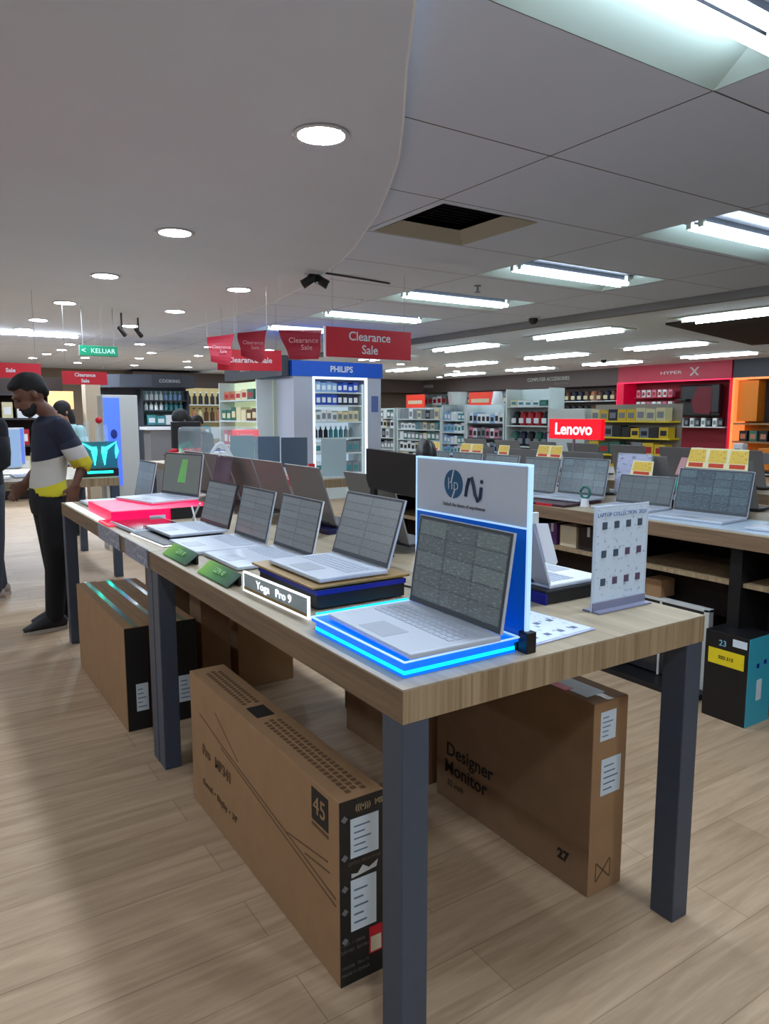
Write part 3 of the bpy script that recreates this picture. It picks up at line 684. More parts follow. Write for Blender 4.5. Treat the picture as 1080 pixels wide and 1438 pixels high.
# ------------------------------------------------------------------ under and beside the right table
t = thing('framed_cabinet', 'low cabinet with a white frame and dark glass under the right hand table', 'cabinet', (3.40, 2.47, 0))
q = MB(); L = .34
q.box(-.02, .02, -L, -L+.03, .03, .46, .002); q.box(-.02, .02, L-.03, L, .03, .46, .002); q.box(-.02, .02, -L, L, .445, .462, .002)
obj('frame', q, M['offw'], t)
obj('glass_panel', MB().box(-.012, -.002, -L+.03, L-.03, .04, .445), mat('smoked_glass', (.20,.20,.21), .15), t)
obj('frame_bar', MB().box(-.024, -.016, -.06, -.05, .035, .445), M['offw'], t)
obj('plinth', MB().box(-.16, .05, -L-.02, L+.05, 0, .03, .002), M['black'], t)
t = thing('computer_box', 'black and turquoise computer box with a yellow sticker on the floor at the right', 'box', (3.278, 1.905, 0))
obj('carton', MB().box(-.098, .098, -.11, .11, 0, .428, .002), M['black'], t)
obj('turquoise_end', MB().box(-.098, .098, -.112, -.110, .001, .427), M['teal'], t)
obj('yellow_sticker', MB().box(-.1, -.098, -.09, .09, .27, .345), M['yellow'], t)
obj('white_label', MB().box(-.1, -.098, -.10, -.03, .375, .41), M['label'], t)
text('23', .04, mat('label_cyan', (.55,.80,.90), .5), t, (-.099, .02, .375), FACE_NX)
text('SSD 512', .022, M['ink'], t, (-.1012, 0, .307), FACE_NX)
q = MB(); q.box(-.02, .02, -.1135, -.112, .12, .22); obj('side_label', q, M['label'], t)
obj('side_mark', MB().box(.03, .05, -.1135, -.112, .29, .31).box(-.03, -.01, -.1135, -.112, .28, .30), M['navy'], t)
t, a, b = carton('cardboard_box', 'small square tan box in the dark space under the right hand table', 3.42, 3.46, 2.38, 2.48, .0, M['card']); 
bpy.data.objects.remove(kids(t)[0]); t.location = (3.44, 2.47, .60); obj('carton', MB().box(-.06, .06, -.05, .05, -.138, -.04, .002), M['card'], t)
for (y, w_, h, m, lb) in ((3.06,.13,.13,'cream','pale cream box on the shelf right of the logo panel'),(2.90,.15,.14,'brown','dark brown box beside the pale cream one on the shelf'),(3.19,.07,.13,'purple','small purple packet on the shelf left of the pale cream box'),(3.95,.14,.13,'offw','white box on the shelf under the right hand table'),(3.75,.16,.15,'cream','cream box on the shelf under the right hand table'),
                          (1.05,.22,.12,'card','brown box on the shelf below the right hand table, at the frame edge'),(1.70,.10,.09,'label','pale box on the shelf below the right hand table'),
                          (4.35,.06,.16,'blue','small blue bottle box on the shelf under the right hand table'),(4.48,.05,.17,'black','small black bottle box on the shelf under the right hand table')):
    t = thing('shelf_box', lb, 'box', (3.43, y, .652)); obj('carton', MB().box(-.09, .09, -w_/2, w_/2, 0, h, .003), M[m], t); obj('tape', MB().box(-.091, .091, -.01, .01, h*.6, h+.001), M['offw'], t)

# laptops on the right table
R0 = [(3.63, 3.62, .905, 0, .33, 'behind the logo panel'), (3.66, 3.26, .92, .12, .36, 'on a red edged stand'), (3.66, 2.78, .905, .12, .36, 'half hidden by the clear sign holder'),
      (3.63, 2.325, .905, .08, .42, 'large, under the wide yellow price sheet'), (3.62, 1.78, .905, .05, .38, 'cut by the right edge of the frame'),
      (3.62, 4.02, .905, 0, .36, 'first behind the logo panel top edge'), (3.62, 4.42, .905, 0, .36, 'second behind the logo panel top edge'), (3.62, 4.82, .905, 0, .36, 'at the far end')]
for k, (x, y, z, dr, W, s) in enumerate(R0):
    laptop('laptop', 'silver laptop on the right table, '+s, x, y, z, NX+dr, W=W, D=.26, tilt=.055, H=.235 if k in (0, 1, 3, 4) else .17 if k == 2 else .24, scr=4 if k in (1, 3, 4) else 2)
t = thing('laptop_stand', 'dark stand with red edges under a laptop on the right hand table', 'display stand', (3.42, 3.25, .903), .12)
obj('base', MB().box(-.19, .19, -.21, .21, 0, .014, .002), mat('plum', (.22,.08,.14), .5), t)
obj('red_tab', MB().box(-.195, -.19, .10, .19, 0, .014), M['red'], t); obj('red_tab', MB().box(-.195, -.19, -.12, 0, 0, .014), M['red'], t)
ds = obj('display_mat', MB().box(3.27, 3.70, 1.35, 2.66, .9025, .9045), mat('mat_pale', (.70,.77,.84), .35)); tag(ds, 'pale glossy mat under the laptops at the right edge of the frame', 'mat')
# yellow price sheets on top of the laptops
def price_sheet(x, y, z, W, H, n, label, tl=.25):
    t = thing('price_sheet', label, 'price sign', (x, y, z), 0, 'yellow price sheets')
    u = Vector((tl, 0, 1)).normalized()*H
    q = MB(); q.slab([(0, W/2, 0), (0, -W/2, 0), Vector((0, -W/2*.92, 0))+u, Vector((0, W/2*.92, 0))+u], (.002, 0, 0)); obj('sheet', q, mat('sheet_cream', (.93,.90,.72), .6), t)
    nv = Vector((-u.z, 0, u.x)).normalized()*.0012
    for k in range(n):
        w0 = W/n; c = W/2-w0*(k+.5)
        a = u*.30; b = u*.92
        q = MB(); q.quad(a+nv+Vector((0, c+w0*.43, 0)), a+nv+Vector((0, c-w0*.43, 0)), b+nv+Vector((0, c-w0*.40, 0)), b+nv+Vector((0, c+w0*.40, 0)))
        obj('yellow_field', q, print_mat('yellow_print', (.90,.76,.30), (.80,.62,.22), 10, 4), t)
        a = u*.06; b = u*.26
        q = MB(); q.quad(a+nv+Vector((0, c+w0*.36, 0)), a+nv+Vector((0, c-w0*.36, 0)), b+nv+Vector((0, c-w0*.36, 0)), b+nv+Vector((0, c+w0*.36, 0)))
        obj('price_line', q, mat('price_red', (.80,.25,.12), .6), t)
    return t
price_sheet(3.72, 2.36, 1.155, .37, .115, 3, 'wide yellow sheet with three prices above the large laptop')
price_sheet(3.74, 2.86, 1.085, .16, .09, 1, 'small yellow sheet above the laptop left of the large one')
price_sheet(3.72, 3.61, 1.16, .24, .085, 2, 'yellow sheet with two prices above the laptop behind the logo panel')
price_sheet(3.70, 4.05, 1.16, .12, .07, 1, 'small yellow sheet right of the flat one, above the logo panel')
price_sheet(3.70, 4.42, 1.16, .28, .07, 2, 'broad cream sheet above the logo panel')
price_sheet(3.70, 4.90, 1.16, .16, .07, 1, 'yellow sheet above the left corner of the logo panel')
# backs of the laptops on the far side of the right table
for k, y in enumerate((1.4, 1.9, 2.45, 3.0, 3.5, 4.1, 4.6)):
    dup(mid, (4.02, y, .91), PX, 'grey laptop facing away across the right hand table, '+['nearest','second','third','fourth','fifth','sixth','farthest'][k], 'grey laptops on the far side of the right hand table')
t = thing('notice_stand', 'lilac printed notice in an acrylic stand on the right hand table', 'sign holder', (3.86, 3.02, .903))
q = MB(); q.quad((0, .13, .06), (0, -.13, .06), (.03, -.12, .30), (.03, .13, .30)); obj('notice', q, print_mat('lilac_print', (.76,.77,.88), (.52,.55,.66), 5, 16), t)
obj('acrylic', MB().obox((.018, .005, .17), (.002,0,0), (0,.135,0), (.016,0,.135)), M['glass'], t); obj('foot', MB().box(-.04,.08,-.1,.1,0,.006), M['white'], t); obj('stem', MB().box(.0,.012,-.02,.02,.006,.06), M['white'], t)
t = thing('desk_fan', 'small dark green round gadget on a white base, on the right hand table', 'gadget', (3.40, 2.99, .903))
obj('ring', MB().tube([(0, .035*math.cos(a), .085+.035*math.sin(a)) for a in [i*PI/8 for i in range(17)]], .008, 8), mat('dark_teal', (.16,.42,.38), .4), t, True); obj('base', MB().cyl(0, 0, 0, .05, .028, 16, .02), M['white'], t)
t = thing('lanyard_strap', 'teal, white and pink ribbon hanging beside the large laptop', 'ribbon', (3.78, 2.60, .903))
for k, (m, z0, z1) in enumerate((('teal_ribbon',.10,.20),('white_ribbon',.05,.10),('pink_ribbon',.20,.30))):
    obj('ribbon_segment', MB().obox((.01+.05*(z0+z1)/2, -.06*(z0+z1)/2+.04, (z0+z1)/2), (.002,0,0), (0,.022,0), (.01,.012*-1,(z1-z0)/2)), mat(m, {'teal_ribbon':(.15,.68,.62),'white_ribbon':(.85,.88,.9),'pink_ribbon':(.80,.60,.60)}[m], .6), t)
obj('weight', MB().box(-.02,.03,0,.05,0,.05,.004), M['black'], t)
# lenovo light box
t = thing('brand_light_box', 'red glowing Lenovo light box on a thin pole above the right hand table', 'sign', (4.18, 3.80, .903))
obj('case', MB().box(0, .04, -.25, .26, .368, .518, .004), mat('lenovo_red', (.92,.03,.12), .4, emit=.75, ecol=(.95,.02,.12)), t)
obj('pole', MB().cyl(.02, .02, .01, .368, .010, 12), M['grey'], t); obj('foot', MB().cyl(.02, .02, 0, .01, .07, 20), M['grey'], t)
text('Lenovo', .122, M['white_glow'], t, (-.001, .015, .44), FACE_NX, bold=.002)

# ------------------------------------------------------------------ back left table pieces
t = thing('glowing_tower', 'cyan glowing figure logo on a black lit base with clear tubes above', 'computer display', (1.45, 6.95, .903))
obj('base', MB().box(-.16, .16, -.10, .10, 0, .075, .006), M['black'], t)
obj('light_bar', MB().box(-.11, .11, -.106, -.10, .03, .052), mat('teal_light', (.2,1,.9), .4, emit=2.0, ecol=(.1,.95,.85)), t)
obj('tank', MB().box(-.155, .155, -.09, .09, .077, .31), mat('teal_tank', (.10,.45,.52), .15, alpha=.75, emit=.12), t)
q = MB()
SS = 1.12
for s in (-1, 1):
    for pl in ([(.13,.27),(.15,.20),(.125,.14),(.12,.20)], [(.14,.28),(.05,.20),(.04,.09),(.015,.20),(.02,.24),(.05,.235)], [(.035,.09),(.06,.20),(.05,.22),(.02,.19)]):
        q.slab([(s*x*SS, -.096, z*SS) for x, z in pl], (0, -.006, 0))
obj('figure_logo', q, mat('cyan_neon', (.3,1,.95), .4, emit=2.4, ecol=(.2,1,.92)), t)
for x in (-.08, .02, .08): obj('clear_tube', MB().cyl(x, 0, .31, .46+.03*(x < 0), .025, 16), M['glass'], t)
obj('red_ball', MB().ball((.03, 0, .50), .03, .03, .03), M['red'], t, True)
t = thing('poster_kiosk', 'white kiosk with a tall bright blue lit poster, behind the standing man', 'kiosk', (1.94, 8.1, 0))
obj('housing', MB().box(-.17, .19, 0, .25, 0, 1.66, .004), M['offw'], t)
obj('lit_poster', MB().box(-.165, .0, -.006, 0, .70, 1.63), mat('poster_blue', (.35,.50,.95), .4, emit=.55, ecol=(.30,.46,1)), t)
q = MB().ball((-.07, -.008, 1.25), .035, .003, .05); obj('poster_figure', q, mat('poster_navy', (.12,.22,.60), .5), t)
laptop('laptop', 'silver laptop facing the aisle beside the glowing tower', 1.02, 7.25, .905, NX, W=.34, scr=2)
for k, (x, y, m, e) in enumerate(((.62, 7.0, 'monitor_glow_a', (.55,.66,.80)), (.72, 7.55, 'monitor_glow_b', (.40,.50,.85)))):
    t = thing('display_monitor', ['pale lit monitor between the two shoppers','blue lit monitor behind the standing man'][k], 'monitor', (x, y, .903), .2)
    obj('screen', MB().box(-.22, .22, -.012, -.004, .10, .42), mat(m, e, .3, emit=.6), t); obj('housing', MB().box(-.23, .23, -.004, .03, .09, .43, .006), M['white'], t)
    obj('neck', MB().box(-.02, .02, .0, .02, .008, .12), M['offw'], t); obj('foot', MB().box(-.1, .1, -.07, .07, 0, .01, .003), M['offw'], t)
t = thing('pricing_easel', 'white price card on a small easel beside the glowing tower', 'card', (1.02, 6.80, .903))
obj('card', MB().obox((0, 0, .07), (.05,0,0), (0,.002,0), (0,.025,.065)), M['white'], t); obj('leg', MB().obox((0,.05,.06), (.008,0,0), (0,.002,0), (0,-.025,.058)), M['offw'], t)
t = thing('gaming_monitor', 'dark gaming monitor with a red stand at the back left', 'monitor', (2.85, 8.7, .903))
obj('screen', MB().box(-.17, .17, -.012, -.004, .16, .46), M['black'], t); obj('housing', MB().box(-.18, .18, -.004, .03, .15, .47, .006), M['dark'], t)
obj('stand', MB().box(-.02, .02, .0, .03, .01, .2), M['red'], t); obj('foot', MB().box(-.12, .12, -.1, .1, 0, .012, .003), M['red'], t)
for k, (x, y, c, lb) in enumerate(((2.6, 8.35, 'red', 'red boxed gadget at the back left table'), (3.25, 8.75, 'navy', 'blue boxed gadget at the back left table'), (3.1, 8.3, 'white', 'white boxed gadget at the back left table'))):
    t = thing('gadget_box', lb, 'box', (x, y, .903)); obj('carton', MB().box(-.08, .08, -.06, .06, 0, .12, .003), M[c], t); obj('print', MB().box(-.05, .05, -.062, -.06, .03, .09), M['label'], t)
# teal easel panels beyond the tables
for k, (x, y, z, m, lb) in enumerate(((2.75, 5.9, 1.13, 'tab_teal', 'teal screened'), (2.95, 5.75, 1.12, 'tab_slate', 'slate screened'), (3.2, 5.6, 1.12, 'tab_slate', 'dark slate'))): pass
table(2.6, 3.5, 5.5, 7.3, 'oak display table with tablets in front of the blue topped kiosk', 'oak display tables')
TM = {'tab_teal': (.20,.38,.42), 'tab_slate': (.27,.33,.40), 'tab_dark': (.22,.27,.33)}
for k, (x, y, m, lb) in enumerate(((2.72, 6.65, 'tab_teal', 'teal tablet on an easel, leftmost of the row before the kiosk'), (2.80, 6.25, 'tab_slate', 'slate tablet on an easel, middle of the row before the kiosk'),
                               (2.88, 5.85, 'tab_dark', 'dark tablet on an easel, rightmost of the row before the kiosk'))):
    t = thing('tablet', lb, 'tablet', (x, y, .903), -.5)
    obj('glass', MB().obox((0, 0, .22), (.115,0,0), (0,.004,0), (0,.02,.13)), mat(m, TM[m], .2, emit=.15), t)
    obj('easel', MB().obox((0, .07, .14), (.03,0,0), (0,.003,0), (0,-.04,.13)), M['offw'], t); obj('foot', MB().box(-.08, .08, -.05, .12, 0, .012, .002), M['offw'], t)
    obj('price_tag', MB().box(.12, .18, -.02, -.015, .02, .12), M['red'] if k != 1 else M['label'], t)
t = thing('notice_stand', 'pale grey printed notice standing in front of the lit kiosk shelves', 'sign holder', (3.15, 5.62, .903), -.5)
obj('board', MB().box(-.11, .11, 0, .004, .01, .34), print_mat('grey_print', (.62,.70,.72), (.45,.52,.56), 6, 12), t); obj('foot', MB().box(-.11, .11, -.05, .05, 0, .01), M['glass'], t)
t = thing('acrylic_case', 'clear acrylic case with a pinkish back standing behind the open laptops', 'display case', (1.52, 3.74, .903), 0)
bpy.data.objects.remove(t)
t = thing('acrylic_case', 'clear acrylic case with rounded top beyond the far table end', 'display case', (2.05, 5.50, 0), 0)
obj('cabinet', MB().box(-.28, .28, -.22, .22, 0, .85, .004), mat('pinkish_panel', (.62,.50,.50), .5), t)
obj('case', MB().box(-.26, .26, -.20, .20, .852, 1.36, .03), M['glass'], t); obj('rim', MB().box(-.27, .27, -.21, .21, 1.03, 1.045, .002), M['offw'], t)
obj('headset', MB().tube([(-.1+.2*i/12, -.05, 1.10+.13*math.sin(PI*i/12)) for i in range(13)], .014, 8), M['white'], t, True)
t = thing('red_bin', 'red topped promotion bin past the far end of the table', 'bin', (2.30, 5.02, 0), 0)
obj('bin', MB().box(-.22, .22, -.16, .16, 0, .93, .01), M['pinkish_panel'] if 'pinkish_panel' in M else MATS['pinkish_panel'], t); obj('liner', MB().box(-.22, .22, -.16, .16, .93, .98, .004), mat('red_liner', (.70,.30,.34), .5), t)
t = thing('small_light_box', 'small red glowing sign before the left side of the kiosk', 'sign', (2.9, 7.0, .903), -.4)
obj('case', MB().box(-.13, .13, 0, .03, .30, .40, .004), mat('lenovo_red', (.92,.03,.12), .4), t); obj('pole', MB().cyl(0, .015, .01, .30, .008, 10), M['grey'], t); obj('foot', MB().cyl(0, .015, 0, .01, .06, 16), M['grey'], t)
text('Lenovo', .055, M['white'], t, (0, -.001, .35), FACE_NY)
# extra acrylic sheet left of the open laptops
t = thing('acrylic_sign', 'leaning clear acrylic sign with a white rod behind the pink red plinth', 'sign holder', (1.45, 3.98, .903), NX)
obj('sheet', MB().obox((0, .04, .16), (.12,0,0), (0,.0015,0), (0,.03,.15)), mat('tinted_sheet', (.42,.36,.42), .2, alpha=.8), t)
obj('rod', MB().tube([(-.11, .02, .01), (-.10, .08, .34)], .005, 8), M['white'], t); obj('foot', MB().box(-.1, .1, -.03, .08, 0, .008), M['white'], t)
t = thing('small_easel', 'small white crossed easel at the right of the pink red plinth', 'easel', (1.22, 3.68, .903))
obj('stick', MB().tube([(.02, .06, .0), (.02, -.07, .10)], .005, 8), M['white'], t); obj('stick', MB().tube([(.0, -.06, .0), (.0, .0, .08)], .005, 8), M['white'], t)

# ------------------------------------------------------------------ hanging sale boards
def letter_board(name, label, x, y, z0, W, H, rz, textlines, size, group=None, m='red'):
    t = thing(name, label, 'sign', (x, y, z0), rz, group)
    obj('board', MB().box(-W/2, W/2, 0, .012, 0, H), M[m], t)
    for k, s in enumerate(textlines): text(s, size, M['white'], t, (.0, -.001, H*(.72-.44*k) if len(textlines) > 1 else H/2), FACE_NY, bold=.0015)
    for sx in (-1, 1): obj('hanging_wire', MB().tube([(sx*W*.42, .006, H), (sx*W*.42, .006, (2.84 if x < 3.4 and y < 13 else 2.9)-z0)], .0015, 5), M['grey'], t)
    return t
t = letter_board('sale_board', 'large red Clearance Sale board hanging level, rightmost of the cluster', 4.08, 6.5, 2.025, 1.03, .295, 0, ['Clearance', 'Sale'], .125)
obj('white_edge', MB().box(-.535, -.515, -.002, .014, -.004, .297), M['white'], t); obj('white_edge', MB().box(-.52, .515, -.001, .013, -.008, 0), M['white'], t)
letter_board('sale_board', 'red Clearance Sale board hanging above the standing man', 1.99, 10.0, 1.835, .54, .165, 0, ['Clearance', 'Sale'], .062)
letter_board('sale_board', 'red sale board cut by the left edge of the frame', 1.05, 9.2, 1.86, .62, .165, 0, ['Sale'], .062)
letter_board('sale_board', 'wide red Clearance Sale board hanging behind the drooping pennants', 3.92, 9.25, 2.035, .84, .27, -.35, ['Clearance Sale'], .10)
RM = mat('red_cloth', (.66,.10,.20), .6, alpha=.93)
def pennant(pts, d, label, tx, size, rz):
    t = thing('sale_pennant', label, 'banner', pts[0], 0, 'drooping red sale pennants')
    P = [Vector(p)-Vector(pts[0]) for p in pts]; q = MB(); n = 8
    g = [[P[0].lerp(P[1], i/n).lerp(P[3].lerp(P[2], i/n), j/n) + Vector((0, .03*math.sin(PI*i/n)+.02*math.sin(2*PI*j/n), 0)) for i in range(n+1)] for j in range(n+1)]
    for j in range(n):
        for i in range(n): q.slab([g[j][i], g[j+1][i], g[j+1][i+1], g[j][i+1]], (0, .003, 0))
    obj('cloth', q, RM, t)
    c = sum(P, Vector())/4
    text(tx, size, mat('faded_lettering', (.86,.66,.68), .7), t, c+Vector((0, -.03, .0)), (PI/2, 0, rz))
    q = MB(); q.tube([P[0], P[0]+Vector((0, 0, 2.89-pts[0][2]))], .0012, 5); obj('hanging_string', q, M['offw'], t); q = MB(); q.tube([P[1], P[1]+Vector((0, 0, 2.89-pts[1][2]))], .0012, 5); obj('hanging_string', q, M['offw'], t)
pennant([(3.30,7.02,2.32),(3.68,6.78,2.32),(3.62,6.76,2.02),(3.38,6.95,2.02)], 0, 'drooping red pennant next to the large sale board', 'Clearance\n   Sale', .075, -.5)
pennant([(3.14,7.73,2.34),(3.44,7.62,2.38),(3.37,7.60,2.02),(3.18,7.75,2.10)], 0, 'drooping red pennant, middle of three', 'Clearance\n   Sale', .055, -.35)
pennant([(3.18,8.80,2.39),(3.50,8.72,2.44),(3.42,8.70,2.06),(3.22,8.80,2.10)], 0, 'drooping red pennant, farthest left of three', 'Clearance\n   Sale', .055, -.3)
t = thing('exit_sign', 'green illuminated exit sign hanging from the ceiling above the standing man', 'sign', (2.22, 10.2, 2.215))
obj('case', MB().box(-.24, .24, 0, .05, 0, .13, .004), mat('exit_green', (.05,.50,.36), .4, emit=.12), t)
text('KELUAR', .085, mat('exit_white', (.75,1,.9), .4, emit=.4), t, (.05, -.001, .063), FACE_NY); text('<', .10, MATS['exit_white'], t, (-.19, -.001, .063), FACE_NY)
for sx in (-.195, .195): obj('hanger', MB().box(sx-.004, sx+.004, .02, .028, .13, .64), M['grey'], t)
# track spots by the exit sign
for k, (x, y, z) in enumerate(((2.62, 10.6, 2.62), (2.95, 11.0, 2.66))):
    t = thing('track_spotlight', ['black spotlight on a drop arm right of the exit sign','second black spotlight farther right of the exit sign'][k], 'spotlight', (x, y, z))
    obj('arm', MB().tube([(0,0,0),(0,0,2.84-z)], .012, 8), M['black'], t); obj('head', MB().tube([(-.05,-.03,.02),(.05,.02,-.08)], [.025,.032], 12), M['black'], t)

# ------------------------------------------------------------------ stocked shelves
ORD = ['lowest', 'second', 'third', 'fourth', 'fifth', 'sixth', 'seventh']
PROTO = {}
def product_mesh(kind, w_, h, d, m, m2):
    key = (kind, round(w_, 3), round(h, 3), round(d, 3), m.name, m2.name)
    if key in PROTO: return PROTO[key]
    q = MB()
    if kind == 'bottle':
        q.loft([((0,0,0), w_*.42, w_*.42, (0,0,1)), ((0,0,h*.62), w_*.42, w_*.42, (0,0,1)), ((0,0,h*.75), w_*.16, w_*.16, (0,0,1)), ((0,0,h*.9), w_*.16, w_*.16, (0,0,1))], 10)
        q.mi = 1; q.loft([((0,0,h*.9), w_*.19, w_*.19, (0,0,1)), ((0,0,h), w_*.19, w_*.19, (0,0,1))], 10)
    elif kind == 'bag':
        q.loft([((0,0,0), w_*.42, d*.42, (0,0,1)), ((0,0,h*.5), w_*.46, d*.45, (0,0,1)), ((0,0,h*.85), w_*.36, d*.36, (0,0,1)), ((0,0,h*.95), w_*.15, d*.2, (0,0,1))], 12)
        q.mi = 1; q.box(-w_*.3, w_*.3, -d*.48, -d*.40, h*.15, h*.5, .004)
    elif kind == 'pan':
        q.loft([((0,-.02,h*.5), w_*.30, w_*.30, (0,1,0)), ((0,.03,h*.5), w_*.44, w_*.44, (0,1,0))], 14); q.mi = 1; q.box(-w_*.06, w_*.06, -.02, .01, 0, h*.2)
    else:
        q.box(-w_/2, w_/2, -d/2, d/2, 0, h)
        q.mi = 1; q.box(-w_*.34, w_*.34, -d/2-.003, -d/2, h*.22, h*.70)
    me = q.mesh('product'); me.materials.append(m); me.materials.append(m2); PROTO[key] = me; return me
CN = {}
NTH = ['first','second','third','fourth','fifth','sixth','seventh','eighth','ninth','tenth','eleventh','twelfth','thirteenth','fourteenth','fifteenth','sixteenth','seventeenth','eighteenth','nineteenth','twentieth','twenty-first','twenty-second','twenty-third','twenty-fourth','twenty-fifth','twenty-sixth','twenty-seventh','twenty-eighth','twenty-ninth','thirtieth']
def colm(cname, rgb, **k): m = mat('goods_'+cname.replace(' ', '_'), rgb, .5, **k); CN[m.name] = cname; return m
G = {k: colm(k, v) for k, v in {'white': (.90,.92,.93), 'blue': (.12,.30,.72), 'pale blue': (.55,.70,.86), 'black': (.08,.08,.09), 'grey': (.50,.53,.55), 'green': (.20,.42,.36), 'teal': (.25,.55,.58),
     'red': (.70,.10,.16), 'yellow': (.88,.74,.14), 'cream': (.86,.82,.66), 'brown': (.36,.22,.15), 'copper': (.72,.48,.36), 'pink': (.86,.50,.60), 'navy': (.12,.14,.26)}.items()}
def shelf_unit(name, label, short, x, y, rz, W, H, D, levels, goods, back='shelfw', body='shelfw', z0=0, sides=True, shelf_m=None, base=True):
    """local: width along x centred, front towards -y"""
    t = thing(name, label, 'shelf', (x, y, z0), rz)
    obj('back_panel', MB().box(-W/2, W/2, D-.02, D, 0, H), M[back] if isinstance(back, str) else back, t)
    if sides:
        for s in (-1, 1): obj('side_panel', MB().box(s*W/2-.02, s*W/2+.02, 0, D-.02, 0, H), M[body], t)
    R = Matrix.Rotation(rz, 3, 'Z')
    for li, z in enumerate(levels):
        obj('shelf', MB().box(-W/2+.02, W/2-.02, .01, D-.02, z-.025, z), shelf_m or M[body], t)
        kind, cat, w_, h, cols, gap, m2 = goods[li % len(goods)]
        gap *= .45; n = int((W-.08)/(w_+gap)); xx = -(n*(w_+gap)-gap)/2+w_/2
        for k in range(n):
            c = cols[(k*len(cols)//n) if len(cols) < 4 else random.randrange(len(cols))]
            gap_up = (levels[li+1] if li+1 < len(levels) else z+h+.05)-z-.035
            hh = min(gap_up, h if kind != 'carton' else h*random.choice((1, .9, .8)))
            me = product_mesh(kind, w_, hh, min(D*.6, w_*1.2 if kind != 'carton' else D*.6), G[c], G[m2])
            o = bpy.data.objects.new(cat.replace(' ', '_'), me); COL.objects.link(o)
            p = R @ Vector((xx+k*(w_+gap), D*.38, z+.001)); o.location = (x+p.x, y+p.y, z0+p.z); o.rotation_euler = (0, 0, rz)
            tag(o, f'{c} {cat}, {NTH[k]} from left, {ORD[li]} shelf of the {short}', cat, f'goods on the {ORD[li]} shelf of the {short}')
    if base: obj('base', MB().box(-W/2, W/2, 0, D-.02, 0, min(levels)-.025), M[body], t)
    return t
# blue topped kiosk (right face towards the camera)
t = thing('kiosk', 'free standing grey kiosk with a blue Philips header', 'kiosk', (6.27, 11.6, 0))
wl = mat('kiosk_lilac', (.70,.72,.78), .5)
obj('wall_block', MB().box(-.83, .86, -.0, .6, 0, 2.1), wl, t)
obj('pilaster', MB().box(-.85, -.50, -.6, 0, 0, 2.1), wl, t); obj('pilaster', MB().box(.58, .86, -.6, 0, 0, 2.1), wl, t)
obj('header', MB().box(-.88, .88, -.62, .7, 2.09, 2.34), mat('header_blue', (.0,.34,.80), .5), t)
text('PHILIPS', .14, M['white'], t, (.05, -.623, 2.215), FACE_NY, bold=.003)
obj('notice', MB().box(.66, .80, -.605, -.60, 1.50, 1.78), mat('notice_blue', (.33,.40,.62), .5), t)
obj('lit_frame', MB().box(-.50, -.455, -.60, -.57, .3, 2.05).box(.535, .58, -.60, -.57, .3, 2.05).box(-.5, .58, -.60, -.57, 2.05, 2.09), mat('lit_frame', (.9,.97,1), .4, emit=1.1), t)
shelf_unit('wall_shelf', 'white lit shelf bay set into the blue topped kiosk', 'blue topped kiosk', 6.31, 11.08, 0, .98, 1.98, .5, [.45,.80,1.06,1.34,1.62,1.84],
    [('carton','boxed appliance',.14,.2,['white','grey'],.02,'teal'),('carton','boxed appliance',.12,.20,['white','grey'],.015,'teal'),('bottle','bottle',.09,.20,['black','teal','grey'],.025,'white'),('carton','boxed shaver',.10,.20,['white','cream'],.015,'grey'),
     ('carton','boxed shaver',.10,.22,['blue','navy'],.012,'white'),('carton','boxed shaver',.10,.17,['pale blue','blue'],.012,'white')], back=mat('bay_back', (.85,.93,1), .5, emit=.45))
# left face of the kiosk (charcoal header)
t = thing('kiosk', 'charcoal headed shelf block joined to the left of the blue kiosk', 'kiosk', (5.36, 12.0, 0))
obj('header', MB().box(-.12, .0, -.95, 1.6, 2.09, 2.42), M['charcoal'], t); obj('wall_block', MB().box(.08, .25, .25, 1.6, 0, 2.05), wl, t)
text('SMALL APPLIANCES', .075, M['offw'], t, (-.123, .5, 2.25), FACE_NX)
shelf_unit('wall_shelf', 'pale green lit shelf bay on the left of the blue kiosk', 'bay left of the blue kiosk', 5.08, 12.62, -PI/2, 1.75, 2.05, .32, [.45,.9,1.35,1.72],
    [('carton','boxed appliance',.2,.3,['white','red','grey'],.03,'grey'),('carton','boxed appliance',.2,.3,['red','white','black'],.03,'white'),('carton','pan set',.22,.24,['green','cream','brown'],.04,'cream'),('carton','pan set',.26,.2,['copper','cream','green'],.05,'red')],
    back=mat('bay_green', (.86,.92,.76), .5, emit=.35))
# back canopies
t = thing('wall_canopy', 'dark curved canopy over the far back shelves', 'canopy', (4.2, 15.0, 2.0))
q = MB(); pts = [(-.95,.05,.03),(-.6,-.10,.04),(0,-.18,.05),(.6,-.14,.06),(.92,0,.05)]
for (a, b) in zip(pts, pts[1:]): q.slab([(a[0], a[1], a[2]-.05), (b[0], b[1], b[2]-.05), (b[0], b[1], b[2]+.2), (a[0], a[1], a[2]+.2)], (0, .5, 0))
obj('fascia', q, M['charcoal'], t); obj('back_wall', MB().box(-.9, .9, .5, .6, -2.0, .2), M['charcoal'], t)
text('COOKING', .09, M['offw'], t, (.35, -.19, .12), FACE_NY)
shelf_unit('wall_shelf', 'shelves of pale bottles and teal boxes under the dark curved canopy', 'curved canopy bay', 4.55, 15.15, 0, .95, 1.95, .34, [.5,.95,1.25,1.55,1.75],
    [('carton','boxed item',.15,.25,['white','brown'],.03,'cream'),('carton','boxed item',.2,.22,['white','pink','cream'],.02,'brown'),('carton','boxed item',.18,.2,['teal','white'],.02,'white'),('bottle','bottle',.09,.17,['white','teal'],.03,'white'),('bottle','bottle',.085,.18,['white','pale blue'],.03,'white')], back=mat('bay_teal', (.45,.60,.58), .5), body='charcoal')
